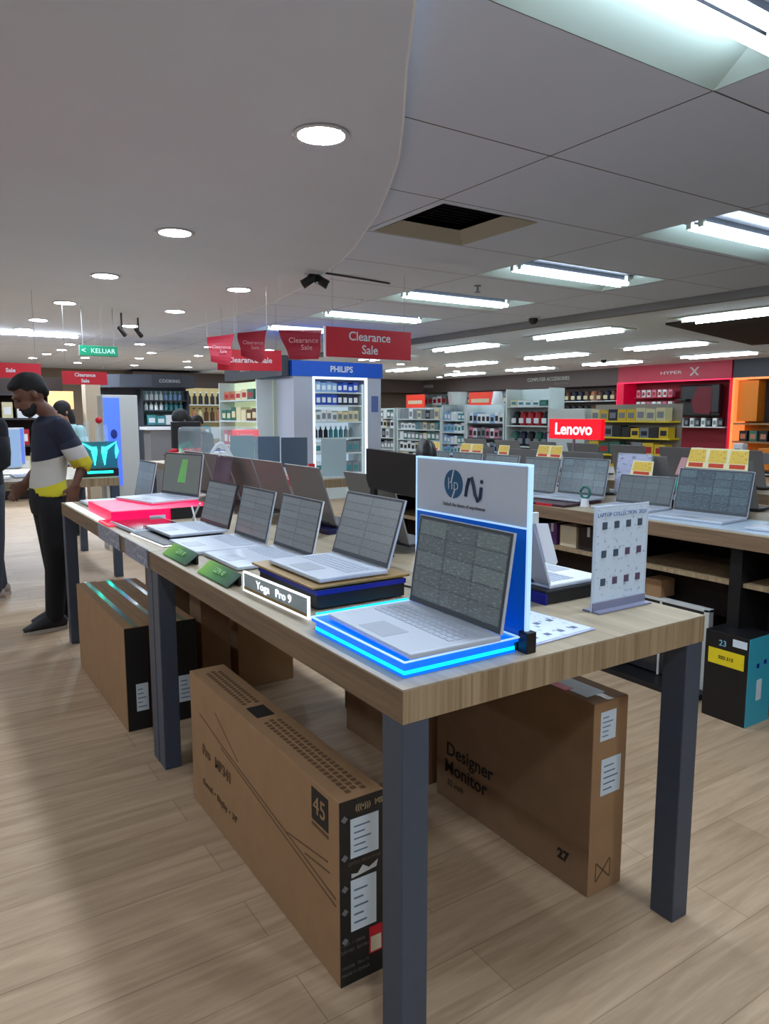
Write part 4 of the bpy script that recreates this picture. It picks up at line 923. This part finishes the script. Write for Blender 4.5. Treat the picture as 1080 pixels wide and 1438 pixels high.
shelf_unit('wall_shelf', 'cream lit shelves of hanging goods at the far back', 'cream lit back bay', 3.35+3.3, 17.2, 0, 2.7, 2.1, .4, [.4,.9,1.3,1.7],
    [('carton','boxed item',.3,.35,['cream','white','copper'],.05,'brown'),('carton','boxed item',.25,.3,['copper','cream','teal','white'],.04,'white'),('bottle','bottle',.13,.32,['copper','cream','brown','copper'],.05,'black'),('bottle','bottle',.12,.30,['black','brown'],.06,'white')], back=mat('bay_cream', (.80,.72,.50), .5, emit=.15))
t = thing('sales_counter', 'white topped counter at the back left', 'counter', (3.75, 12.4, 0)); obj('body', MB().box(-.3, .32, 0, .4, 0, 1.20), M['grey'], t); obj('worktop', MB().box(-.36, .38, -.03, .44, 1.20, 1.25, .004), M['white'], t)
t = thing('back_shelf', 'crowded shelf with lamp lit goods at the far left', 'shelf', (.9, 13.6, 0)); obj('back_panel', MB().box(-1.6, 1.5, .4, .42, 0, 2.1), M['brown'], t)
for z in (.5, .95, 1.4, 1.8): obj('shelf', MB().box(-1.6, 1.5, 0, .4, z-.03, z), M['dark'], t)
for z, li in ((.5,0),(.95,1),(1.4,2)):
    for k in range(13):
        c = random.choice(['white','black','copper','cream','red','teal']); me = product_mesh('carton', .16, .22+.06*random.random() if False else .26, .2, G[c], G['white'])
        o = bpy.data.objects.new('boxed_item', me); COL.objects.link(o); o.location = (.9-1.45+.225*k, 13.78, z+.001); tag(o, f'{c} boxed item, {NTH[k]} from left, {ORD[li]} shelf of the far left rack', 'boxed item', 'goods on the far left rack')
t = obj('wall_lamp', MB().box(-.2, .2, 0, .05, 0, .3), mat('warm_panel', (1,.72,.5), .4, emit=.9)); t.location = (2.28, 13.5, 1.55); tag(t, 'warm orange lit panel behind the standing man', 'light')
# far boxes rack row along the back
shelf_unit('wall_shelf', 'tall brown framed shelf at the far back between the kiosks', 'tall far back rack', 9.4, 23.4, 0, 4.5, 2.2, .45, [.5,1.0,1.5,1.9],
    [('carton','boxed item',.3,.38,['white','grey','brown','teal'],.04,'cream'),('carton','boxed item',.3,.38,['green','copper','white','yellow'],.04,'white'),('carton','boxed item',.26,.3,['white','yellow','green','brown'],.04,'red'),('carton','boxed item',.25,.22,['brown','green','copper','cream'],.04,'white')], back='taupe')
# white gondola racks on the right of centre
gl = [('carton','boxed item',.16,.24,['white','grey','cream','black'],.015,'grey'),('carton','boxed item',.15,.22,['white','grey','white','cream'],.015,'black'),('carton','boxed item',.15,.20,['white','grey','green','cream'],.015,'white'),('carton','boxed item',.14,.16,['white','teal','grey','cream'],.02,'grey')]
def aisle(y): return -PI/2
shelf_unit('gondola_rack', 'white rack of small boxed goods left of centre on the right side', 'leftmost white rack', 10.0, 15.6, -PI/2, 1.5, 1.62, .4, [.35,.62,.9,1.15,1.38], [('carton','tall box',.13,.20,['grey','white'],.02,'black'),('carton','tall box',.13,.2,['black','grey'],.02,'white')]+gl)
shelf_unit('gondola_rack', 'white rack of small boxed goods in the middle', 'middle white rack', 10.0, 13.85, -PI/2, 1.7, 1.62, .4, [.35,.62,.88,1.12,1.36], gl)
shelf_unit('gondola_rack', 'white rack with pale blue hanging packs', 'pale blue rack', 10.0, 12.55, -PI/2, .80, 1.66, .4, [.35,.6,.84,1.08,1.34], [('carton','hanging pack',.11,.18,['pale blue','white','teal'],.02,'white'),('carton','hanging pack',.11,.2,['pale blue','white'],.02,'teal')])
shelf_unit('gondola_rack', 'white rack with black ear cup packs on dark shelves', 'ear cup rack', 10.0, 11.52, -PI/2, 1.15, 1.66, .4, [.38,.68,.98,1.28], [('carton','hanging pack',.12,.22,['white','grey','pink','white'],.03,'black'),('carton','hanging pack',.12,.22,['white','white','pale blue','grey'],.03,'black')], shelf_m=M['charcoal'])
shelf_unit('gondola_rack', 'white rack with red, black and green bags', 'bag rack', 10.0, 10.30, -PI/2, 1.15, 1.95, .4, [.5,.85,1.25,1.62], [('bag','bag',.20,.3,['navy','green','black','teal'],.03,'black'),('bag','bag',.20,.3,['navy','green','teal','black'],.03,'grey'),('bag','bag',.19,.28,['red','black','grey','brown'],.03,'white'),('carton','boxed item',.18,.12,['white','green','cream','white'],.04,'teal')])
bt = obj('storage_tub', MB().loft([((0,0,0), .20, .14, (0,0,1)), ((0,0,.28), .24, .18, (0,0,1))], 18), M['offw']); bt.location = (10.15, 12.6, 1.665); tag(bt, 'white storage tub on top of the pale blue rack', 'tub')
bt = obj('storage_tub', MB().loft([((0,0,0), .14, .12, (0,0,1)), ((0,0,.26), .09, .08, (0,0,1))], 18), M['white']); bt.location = (10.15, 11.3, 1.665); tag(bt, 'white gadget on a black foot on top of the ear cup rack', 'gadget')
for k, (y, s) in enumerate(((17.8, 'left'), (14.9, 'right'))):
    t = thing('wall_poster', f'red lit poster high behind the white racks, the {s} one', 'poster', (12.6, y-.2, 1.62)); obj('board', MB().box(0, .03, -.45, .45, 0, .42), mat('poster_red', (.85,.22,.14), .5, emit=.35), t); obj('print_band', MB().box(-.004, 0, -.35, .35, .15, .25), M['cream'], t); obj('post', MB().box(.01, .03, -.02, .02, -1.62, 0), M['grey'], t)
# plain grey cabinets with glassy fronts right of the bag rack
t = thing('display_cabinet', 'pale grey display cabinet behind the red light box', 'cabinet', (9.9, 9.21, 0), -PI/2)
obj('body', MB().box(-.44, .44, 0, .4, 0, 1.56), M['shelfw'], t)
for z in (.35, .75, 1.12): obj('shelf_edge', MB().box(-.44, .44, -.02, 0, z, z+.03), M['grey'], t)
obj('white_band', MB().box(-.43, .43, -.012, 0, 1.16, 1.55), M['offw'], t)
# yellow rack
shelf_unit('gondola_rack', 'low rack of yellow boxed cables with two silver devices', 'yellow rack', 9.6, 7.68, -PI/2, 1.66, 1.62, .28, [.5,.82,1.10,1.36],
    [('carton','boxed cable',.2,.2,['yellow','grey','cream','yellow'],.04,'white'),('carton','boxed cable',.2,.2,['cream','yellow','grey','green'],.03,'red'),('carton','boxed cable',.16,.18,['yellow','grey','yellow','black'],.03,'black'),('carton','boxed cable',.17,.2,['yellow','navy','yellow','cream'],.02,'grey')], back=mat('rack_taupe', (.60,.57,.54), .6), shelf_m=M['yellow'], sides=False)
# right wall shelving under the taupe fascia
wl_g = [('carton','boxed item',.28,.38,['white','grey','teal','cream'],.03,'grey'),('carton','boxed item',.28,.34,['white','cream','green','grey'],.03,'red'),('bag','bag',.24,.32,['black','navy','brown','black'],.04,'grey'),('bag','bag',.24,.32,['black','navy','brown','copper'],.04,'cream')]
t = thing('wall_sign', 'pale lettering on the taupe band high on the right wall', 'sign', (17.59, 17.2, 2.55)); text('COMPUTER ACCESSORIES', .16, M['offw'], t, (0, 0, .05), FACE_NX); text('laptops & bags', .10, M['grey'], t, (0, -.6, -.1), FACE_NX)
t = thing('wall_sign', 'small pale lettering on the taupe band, farther left', 'sign', (17.59, 24.0, 2.57)); text('TELEVISION', .17, M['offw'], t, (0, -.2, 0), FACE_NX)
shelf_unit('wall_shelf', 'wall shelving of black bags next to the red wall display', 'bag wall by the red display', 17.7, 16.0, -PI/2, 3.1, 2.3, .45, [.5,.95,1.45,1.88], wl_g, back='taupe')
shelf_unit('wall_shelf', 'wall shelving of pale boxed goods farther along the right wall', 'pale goods wall', 17.7, 19.6, -PI/2, 3.9, 2.3, .45, [.5,.95,1.42,1.85], [wl_g[0], wl_g[1], ('carton','boxed item',.25,.3,['white','pink','pale blue','white'],.04,'grey'), ('carton','boxed item',.22,.28,['white','grey','white','navy'],.05,'cream')])
shelf_unit('wall_shelf', 'last stretch of wall shelving at the far end of the right wall', 'farthest right wall shelving', 17.7, 23.0, -PI/2, 2.6, 2.3, .45, [.5,.95,1.42,1.85], wl_g[:2])
# crimson display bay
t = thing('wall_bay', 'crimson wall bay with a glowing edge and a white X mark on its header', 'display bay', (17.6, 12.55, 0), -PI/2)
cr = mat('crimson_lit', (.85,.02,.26), .5, emit=.18, ecol=(.9,0,.22))
obj('header', MB().box(-1.75, 1.75, -.12, .5, 2.37, 2.82), mat('crimson_header', (.72,.16,.26), .5), t)
obj('side_panel', MB().box(-1.75, -1.55, -.1, .5, 0, 2.37), cr, t); obj('side_panel', MB().box(1.70, 1.75, -.1, .5, 0, 2.37), cr, t)
obj('back_panel', MB().box(-1.55, 1.70, .45, .5, 0, 2.37), mat('crimson_back', (.55,.04,.14), .6), t)
obj('light_edge', MB().box(-1.75, 1.75, -.13, -.12, 2.34, 2.37).box(-1.77, -1.74, -.13, -.1, 0, 2.37), M['pink_glow'], t)
text('HYPER', .12, M['offw'], t, (.0, -.122, 2.58), FACE_NY, sx=1.9)
for s_ in (-1, 1): obj('logo_stroke', MB().slab([(.68-.11*s_, -.121, 2.48), (.74-.11*s_, -.121, 2.48), (.74+.11*s_, -.121, 2.70), (.68+.11*s_, -.121, 2.70)], (0, -.004, 0)), M['offw'], t)
for z in (1.95, 1.62, 1.3, .95): obj('shelf', MB().box(-1.3, -.05, .05, .45, z-.03, z), M['pink'], t)
obj('shelf', MB().box(0, 1.6, -.05, .45, 1.12, 1.15), M['offw'], t)
for r_, z in enumerate((1.95, 1.62, 1.3, .95)):
    for k in range(7):
        me = product_mesh('carton', .12, .2, .12, G['white' if (k+r_) % 3 else 'pink'], G['red']); o = bpy.data.objects.new('boxed_headset', me); COL.objects.link(o)
        p = Vector((17.6+.2, 12.55+1.22-.175*k, z+.001)); o.location = p; o.rotation_euler = (0, 0, -PI/2)
        tag(o, f'{"white" if (k+r_) % 3 else "pink"} boxed headset, {NTH[k]} from left, {ORD[3-r_]} shelf inside the crimson bay', 'boxed headset', f'headsets on the {ORD[3-r_]} crimson shelf')
for k in range(9):
    me = product_mesh('carton', .12, .22, .1, G['white' if k % 2 else 'black'], G['grey']); o = bpy.data.objects.new('boxed_mouse', me); COL.objects.link(o); o.location = (17.7, 12.45-.165*k, 1.151); o.rotation_euler = (0, 0, -PI/2)
    tag(o, f'{"white" if k % 2 else "black"} boxed mouse, {NTH[k]} from left in the row below the gaming chair', 'boxed mouse', 'boxes below the gaming chair')
t = thing('gaming_chair', 'black and dark red gaming chair lying on its side on the crimson bay shelf', 'chair', (17.72, 11.8, 1.40), -PI/2)
obj('backrest', MB().box(-.58, .62, -.05, .12, .0, .85, .05), M['black'], t)
obj('red_insert', MB().slab([(-.1,-.052,.1),(.35,-.052,.06),(.48,-.052,.35),(.42,-.052,.76),(-.02,-.052,.8),(-.2,-.052,.4)], (0,-.03,0)), mat('dark_crimson', (.42,.05,.12), .6), t)
obj('wing', MB().box(.40, .62, -.12, -.04, .1, .85, .03), M['dark'], t); obj('armrest', MB().box(-.55, -.25, -.25, -.05, .42, .48, .02), M['dark'], t)
t = thing('wall_bay', 'orange lit wall bay at the right edge of the frame', 'display bay', (17.6, 9.75, 0), -PI/2)
obj('header', MB().box(-1.0, 1.0, -.12, .5, 2.37, 2.82), M['charcoal'], t); obj('side_panel', MB().box(-1.0, -.94, -.12, .5, 0, 2.37), mat('orange_light', (1,.55,.30), .5, emit=.9), t)
obj('back_panel', MB().box(-.94, 1.0, .42, .5, 0, 2.37), M['olive'], t); obj('inner_panel', MB().box(-.92, -.40, -.0, .40, 1.3, 2.30), M['orange'], t)
obj('dark_panel', MB().box(-.38, 1.0, .30, .40, 1.26, 2.30), M['brown'], t)
obj('top_light', MB().box(-.94, 1.0, -.13, -.1, 2.32, 2.37), MATS['orange_light'], t)
for z in (.8, 1.25): obj('shelf', MB().box(-.94, 1.0, -.1, .42, z-.04, z), M['card'], t)
for k in range(6):
    me = product_mesh('carton', .2, .26, .2, G[['black','green','black','brown','black','navy'][k]], G['copper']); o = bpy.data.objects.new('boxed_item', me); COL.objects.link(o); o.location = (17.75, 10.5-.26*k, .801); o.rotation_euler = (0,0,-PI/2)
    tag(o, f'{["black","green","black","brown","black","navy"][k]} boxed item, {NTH[k]} from left on the orange bay shelf', 'boxed item', 'goods on the orange bay shelf')
# low dark table in front of the crimson bay
t = thing('gadget_table', 'long black table with a pale rim and small gadgets, in front of the crimson bay', 'table', (7.6, 4.4, 0))
obj('tabletop', MB().box(-.6, .6, -1.1, .95, .85, .90, .005), M['black'], t); obj('rim', MB().box(-.61, .61, -1.11, .96, .87, .882), M['offw'], t)
for sx in (-1, 1):
    for sy in (-1, 1): obj('leg', MB().box(sx*.55-.03, sx*.55+.03, sy*.9-.03-.05, sy*.9+.03-.05, 0, .85), M['dark'], t)
for k, (x, y, w_, h, m, lb, kind) in enumerate(((7.2,5.05,.22,.10,'black','black speaker bar on the black table',0),(7.15,4.75,.08,.20,'white','white gadget on the black table',0),(7.2,4.3,.10,.26,'white','white card stand on the black table, left',0),
     (7.2,4.0,.18,.22,'orange','orange box on the black table',0),(7.25,3.6,.10,.16,'black','black camera on the black table',0),(7.2,3.45,.2,.2,'teal','pale teal box on the black table',0))):
    t = thing('gadget', lb, 'gadget', (x, y, .90)); obj('body', MB().box(-.05, .05, -w_/2, w_/2, 0, h, .01), M[m], t); obj('face', MB().box(-.052, -.05, -w_*.3, w_*.3, h*.3, h*.8), M['grey'], t)
t = thing('notice_stand', 'pale printed notice standing at the right end of the black table', 'sign holder', (7.1, 3.40, .90), NX)
obj('board', MB().box(-.10, .10, 0, .004, .01, .30), print_mat('grey_print', (.8,.8,.8), (.5,.5,.5), 6, 12), t); obj('foot', MB().box(-.10, .10, -.04, .04, 0, .01), M['white'], t)
# grey partitions / far tables between the aisles
table(5.0, 5.9, 2.2, 6.6, 'oak display table beyond the right hand table', 'oak display tables')
for k in range(8):
    y = 2.6+.5*k
    dup(mid, (5.25, y, .91), PX, 'grey laptop lid two tables to the right, '+['nearest','second','third','fourth','fifth','sixth','seventh','farthest'][k], 'grey laptops on the table beyond the right hand one')

# ------------------------------------------------------------------ people
SK = mat('skin_brown', (.42,.28,.22), .55); SKL = mat('skin_tan', (.62,.45,.36), .55)
HB = mat('black_hair', (.05,.05,.06), .75, noise=.2, nscale=60)
def remesh(o, v=.011, sm=True):
    m = o.modifiers.new('remesh', 'REMESH'); m.mode = 'VOXEL'; m.voxel_size = v; m.use_smooth_shade = sm
    s = o.modifiers.new('smooth', 'SMOOTH'); s.iterations = 3; s.factor = .5
def limb(q, pts, rad, seg=12): q.tube(pts, rad, seg); [q.ball(p, r*.98, r*.98, r*.98, 12) for p, r in zip(pts, rad)]
def hand(q, wrist, direction, side, s=1.0, curl=.5):
    d = Vector(direction).normalized(); sd = Vector(side).normalized(); n = d.cross(sd).normalized()
    w0 = Vector(wrist)
    q.obox(w0+d*.045*s, d*.045*s, sd*.038*s, n*.013*s)
    for k, (o_, l) in enumerate(((-.029, .066), (-.010, .076), (.010, .071), (.029, .056))):
        b = w0+d*.085*s+sd*o_*s; p1 = b+d*l*.5*s+n*curl*.014*s; p2 = p1+(d*.5+n*curl).normalized()*l*.5*s
        q.tube([b, p1, p2], [.0095*s, .0088*s, .007*s], 8)
    b = w0+d*.03*s-sd*.035*s; q.tube([b, b+(d*.6-sd*.8).normalized()*.035*s, b+(d*.9-sd*.4+n*.3).normalized()*.062*s], [.012*s, .011*s, .008*s], 8)
def person(label, loc, rz, J, skin, top_m, trouser_m, shoe_m, sole_m, sleeve_m=None, hair='short', beard=False, group=None, sleeve='short', shoe_len=.27, sc=1.0):
    """figure faces local -X. J: joint positions"""
    t = thing('person', label, 'person', loc, rz, group); t.scale = (sc, sc, sc)
    q = MB(); hd = Vector(J['head']); nk = Vector(J['neck']); ch = Vector(J['chest']); hp = Vector(J['hip'])
    pitch = J.get('nod', .35); Rm = Matrix.Rotation(-pitch, 4, 'Y'); hR = Rm.to_3x3()
    def hp_(x, y, z): return hd + hR @ Vector((x, y, z))
    q.ball(hd+hR @ Vector((.015,0,.02)), .098, .076, .100, 20, Rm); q.ball(hp_(-.045,0,-.055), .058, .056, .068, 16, Rm); q.ball(hp_(-.078,0,-.095), .026, .030, .022, 12, Rm)
    q.loft([(hp_(-.085,0,.015), .008, .010, hR @ Vector((-.3,0,-1))), (hp_(-.107,0,-.018), .012, .016, hR @ Vector((-.3,0,-1))), (hp_(-.112,0,-.035), .014, .018, hR @ Vector((-.3,0,-1))), (hp_(-.095,0,-.045), .01, .012, hR @ Vector((.3,0,-1)))], 10)
    q.ball(hp_(-.098,0,-.066), .009, .024, .006, 10, Rm); q.ball(hp_(-.092,0,.028), .012, .055, .010, 12, Rm)
    for s in (-1, 1): q.ball(hp_(.012, s*.084, -.012), .020, .012, .032, 12, Rm)
    limb(q, [hd+Vector((.03,0,-.05)), nk, nk+Vector((.01,0,-.06))], [.052, .055, .07])
    q.loft([(hp, .10, .155, (0,0,1)), (hp.lerp(ch, .5), .095, .135, ch-hp), (ch, .110, .165, ch-hp), (nk+Vector((.0,0,-.05)), .075, .12, nk-ch)], 18)
    for s in ('l', 'r'):
        limb(q, [Vector(J['sh_'+s]), Vector(J['el_'+s]), Vector(J['wr_'+s])], [.050, .038, .025])
        sd = (0, 1, 0) if s == 'l' else (0, -1, 0)
        hdv = Vector(J.get('hd_'+s, Vector(J['wr_'+s])-Vector(J['el_'+s]))); hand(q, J['wr_'+s], hdv, J.get('hs_'+s, (1, 0, 0)))
        limb(q, [Vector(J['hj_'+s]), Vector(J['kn_'+s]), Vector(J['an_'+s])], [.078, .055, .038])
    b = obj('body', q, skin, t); remesh(b, .0085)
    q = MB()
    for s in (-1, 1): q.ball(hp_(-.084, s*.031, -.002), .007, .011, .006, 10, Rm)
    obj('eyes', q, M['black'], t, True)
    # shirt
    q = MB(); up = (ch-hp)
    q.loft([(hp+Vector((0,0,-.04)), .116, .172, (0,0,1)), (hp+Vector((0,0,.06)), .110, .160, (0,0,1)), (hp.lerp(ch, .5), .108, .150, up), (ch, .122, .180, up), (nk+Vector((.01,0,-.075)), .105, .16, nk-ch), (nk+Vector((.01,0,-.02)), .068, .072, nk-ch)], 22)
    for s in ('l', 'r'):
        a, e, wv = Vector(J['sh_'+s]), Vector(J['el_'+s]), Vector(J['wr_'+s])
        limb(q, [a+Vector((0,0,-.005)), a.lerp(e, .45)], [.076, .068])
    sh = obj('shirt', q, top_m, t); remesh(sh, .011)
    for s in ('l', 'r'):
        q = MB()
        a, e, wv = Vector(J['sh_'+s]), Vector(J['el_'+s]), Vector(J['wr_'+s])
        if sleeve == 'short': q.tube([a.lerp(e, .35), a.lerp(e, .7), a.lerp(e, 1.02), e.lerp(wv, .12)], [.073, .070, .064, .058], 14)
        else: q.tube([a.lerp(e, .35), a.lerp(e, .8), e, e.lerp(wv, .5), e.lerp(wv, .97)], [.073, .066, .062, .052, .042], 14)
        obj('sleeve', q, sleeve_m or top_m, t, True)
    # trousers
    q = MB(); q.loft([(hp+Vector((0,0,.03)), .112, .160, (0,0,1)), (hp+Vector((0,0,-.08)), .122, .172, (0,0,1)), (hp+Vector((0,0,-.16)), .110, .165, (0,0,1))], 20)
    for s in ('l', 'r'):
        a, k_, n_ = Vector(J['hj_'+s]), Vector(J['kn_'+s]), Vector(J['an_'+s])
        limb(q, [a+Vector((0,0,-.04)), a.lerp(k_, .5), k_, k_.lerp(n_, .5), n_+Vector((0,0,.0))], [.096, .086, .072, .066, .060], 16)
    tr = obj('trousers', q, trouser_m, t); remesh(tr, .011)
    for s in ('l', 'r'):
        n_ = Vector(J['an_'+s]); q = MB(); x0 = n_.x+.07; x1 = x0-shoe_len; y = n_.y
        fd = J.get('fd_'+s, 0)
        q.loft([((x0,y,.05), .035, .04, (-1,0,0)), ((x0-.03,y,.055), .05, .045, (-1,0,0)), ((n_.x-.03,y,.06), .058, .045, (-1,0,-.1)), ((n_.x-.10,y-.01*fd,.045), .04, .048, (-1,0,-.2)), ((x1+.04,y-.02*fd,.032), .026, .045, (-1,0,0)), ((x1,y-.02*fd,.025), .012, .028, (-1,0,0))], 16)
        so = obj('shoe', q, shoe_m, t, True)
        q = MB(); q.poly_prism([(x0+.005,y-.03),(x0+.005,y+.03),(n_.x,y+.042),(x1+.08,y+.047),(x1+.02,y+.034),(x1-.006,y),(x1+.02,y-.034),(x1+.08,y-.047),(n_.x,y-.042)], 0, .022); obj('sole', q, sole_m, so)
    # hair
    q = MB()
    if hair == 'short':
        q.ball(hp_(.034, 0, .040), .102, .085, .092, 22, Rm); q.ball(hp_(-.045, 0, .092), .050, .062, .034, 16, Rm); q.ball(hp_(.085, 0, -.005), .040, .070, .065, 14, Rm); q.ball(hp_(.01,0,.09), .085,.075,.055, 16, Rm)
        cutm = True
    else:
        q.ball(hp_(.03, 0, .03), .118, .098, .108, 20, Rm); q.ball(hp_(.09, 0, -.10), .065, .095, .15, 16, Rm)
    ho = obj('hair', q, HB, t); remesh(ho, .010)
    ho.location = (.004, 0, 0)
    if beard:
        q = MB(); q.ball(hp_(-.058,0,-.088), .050, .060, .045, 14, Rm); q.ball(hp_(-.030,0,-.072), .034, .064, .034, 14, Rm); q.ball(hp_(-.106,0,-.055), .010, .028, .006, 10, Rm); bo = obj('beard', q, HB, t); remesh(bo, .008)
    return t
def zbands(name, stops, noise=True):
    """cloth dyed in horizontal bands: (height, colour)"""
    m, t, b = nt(name); tc = t.nodes.new('ShaderNodeTexCoord'); sp = t.nodes.new('ShaderNodeSeparateXYZ'); mr = t.nodes.new('ShaderNodeMapRange'); r = t.nodes.new('ShaderNodeValToRGB')
    mr.inputs['From Min'].default_value = .8; mr.inputs['From Max'].default_value = 1.6
    ad = t.nodes.new('ShaderNodeMath'); ad.operation = 'MULTIPLY_ADD'; ad.inputs[1].default_value = -.28
    t.links.new(tc.outputs['Object'], sp.inputs[0]); t.links.new(sp.outputs[0], ad.inputs[0]); t.links.new(sp.outputs[2], ad.inputs[2]); t.links.new(ad.outputs[0], mr.inputs['Value'])
    t.links.new(mr.outputs[0], r.inputs['Fac']); r.color_ramp.interpolation = 'CONSTANT'
    els = r.color_ramp.elements; els[0].position = 0; els[0].color = (*lin(stops[0][1]), 1); els[1].position = (stops[1][0]-.8)/.8; els[1].color = (*lin(stops[1][1]), 1)
    for z, c in stops[2:]: e = els.new((z-.8)/.8); e.color = (*lin(c), 1)
    t.links.new(r.outputs['Color'], b.inputs['Base Color']); b.inputs['Roughness'].default_value = .85; return m
shirt = zbands('polo_bands', [(.8,(.82,.78,.16)),(.985,(.74,.73,.70)),(1.155,(.10,.12,.20))])
slv = zbands('sleeve_bands', [(.8,(.80,.74,.16)),(1.115,(.74,.73,.72)),(1.20,(.10,.12,.20))])
BT = mat('black_trousers', (.06,.06,.075), .9)
man = dict(head=(-.055,0,1.585), neck=(.055,0,1.465), chest=(.065,0,1.26), hip=(.03,0,.95), nod=.55,
   sh_l=(.085,-.155,1.365), el_l=(.205,-.20,1.12), wr_l=(.150,-.20,.985), hd_l=(-.25,.1,-.9), hs_l=(1,0,-.2),
   sh_r=(.06,.155,1.365), el_r=(.04,.20,1.11), wr_r=(-.08,.16,.985), hd_r=(-.5,0,-.6), hs_r=(1,0,-.6),
   hj_l=(.03,-.085,.90), kn_l=(.03,-.09,.48), an_l=(.0,-.09,.085), hj_r=(.03,.085,.90), kn_r=(.06,.10,.48), an_r=(.10,.11,.085))
person('bearded man in navy, white and yellow polo shirt looking down at the table end', (.765, 5.37, 0), .10, man, SK, shirt, BT, mat('black_shoe', (.08,.08,.10), .6), mat('pale_sole', (.72,.68,.64), .7), sleeve_m=slv, beard=True)
m2 = dict(man); m2.update(head=(-.06,0,1.60), nod=.25, el_r=(.06,.22,1.10), wr_r=(-.12,.2,.98), el_l=(.09,-.21,1.10), wr_l=(-.10,-.2,.95))
JN = mat('blue_grey_jeans', (.22,.24,.29), .9); DS = mat('dark_sweater', (.08,.08,.11), .9)
person('person in a dark sweater and grey jeans at the left frame edge', (.49, 6.45, 0), .2, m2, SK, DS, JN, mat('pale_shoe', (.62,.56,.52), .7), mat('pale_sole', (.72,.68,.64), .7), sleeve='long')
person('long haired shopper in a red top bending at the back left', (3.05, 9.9-.6, 0), .3, dict(m2, nod=.6, head=(-.10,0,1.38), neck=(.02,0,1.28), chest=(.05,0,1.08), hip=(.06,0,.82), sh_l=(.04,-.15,1.18), sh_r=(.04,.15,1.18), el_l=(.0,-.19,.98), el_r=(.0,.19,.98), wr_l=(-.16,-.15,.96), wr_r=(-.16,.15,.96)),
       SK, mat('red_top', (.66,.08,.14), .8), BT, MATS['black_shoe'], MATS['pale_sole'], hair='long', sleeve='long')
person('dark haired shopper in a dark jacket behind the one in red', (3.78, 10.9, 0), .3, dict(m2, nod=.5), SKL, mat('slate_jacket', (.14,.16,.19), .85), BT, MATS['black_shoe'], MATS['pale_sole'], hair='short', sleeve='long', sc=.83)
person('shopper in a pale teal top behind the standing man', (1.60, 9.3, 0), .6, dict(m2, nod=.3), SKL, mat('pale_teal_top', (.62,.78,.80), .85), BT, MATS['black_shoe'], MATS['pale_sole'], hair='long', sleeve='long', sc=.93)
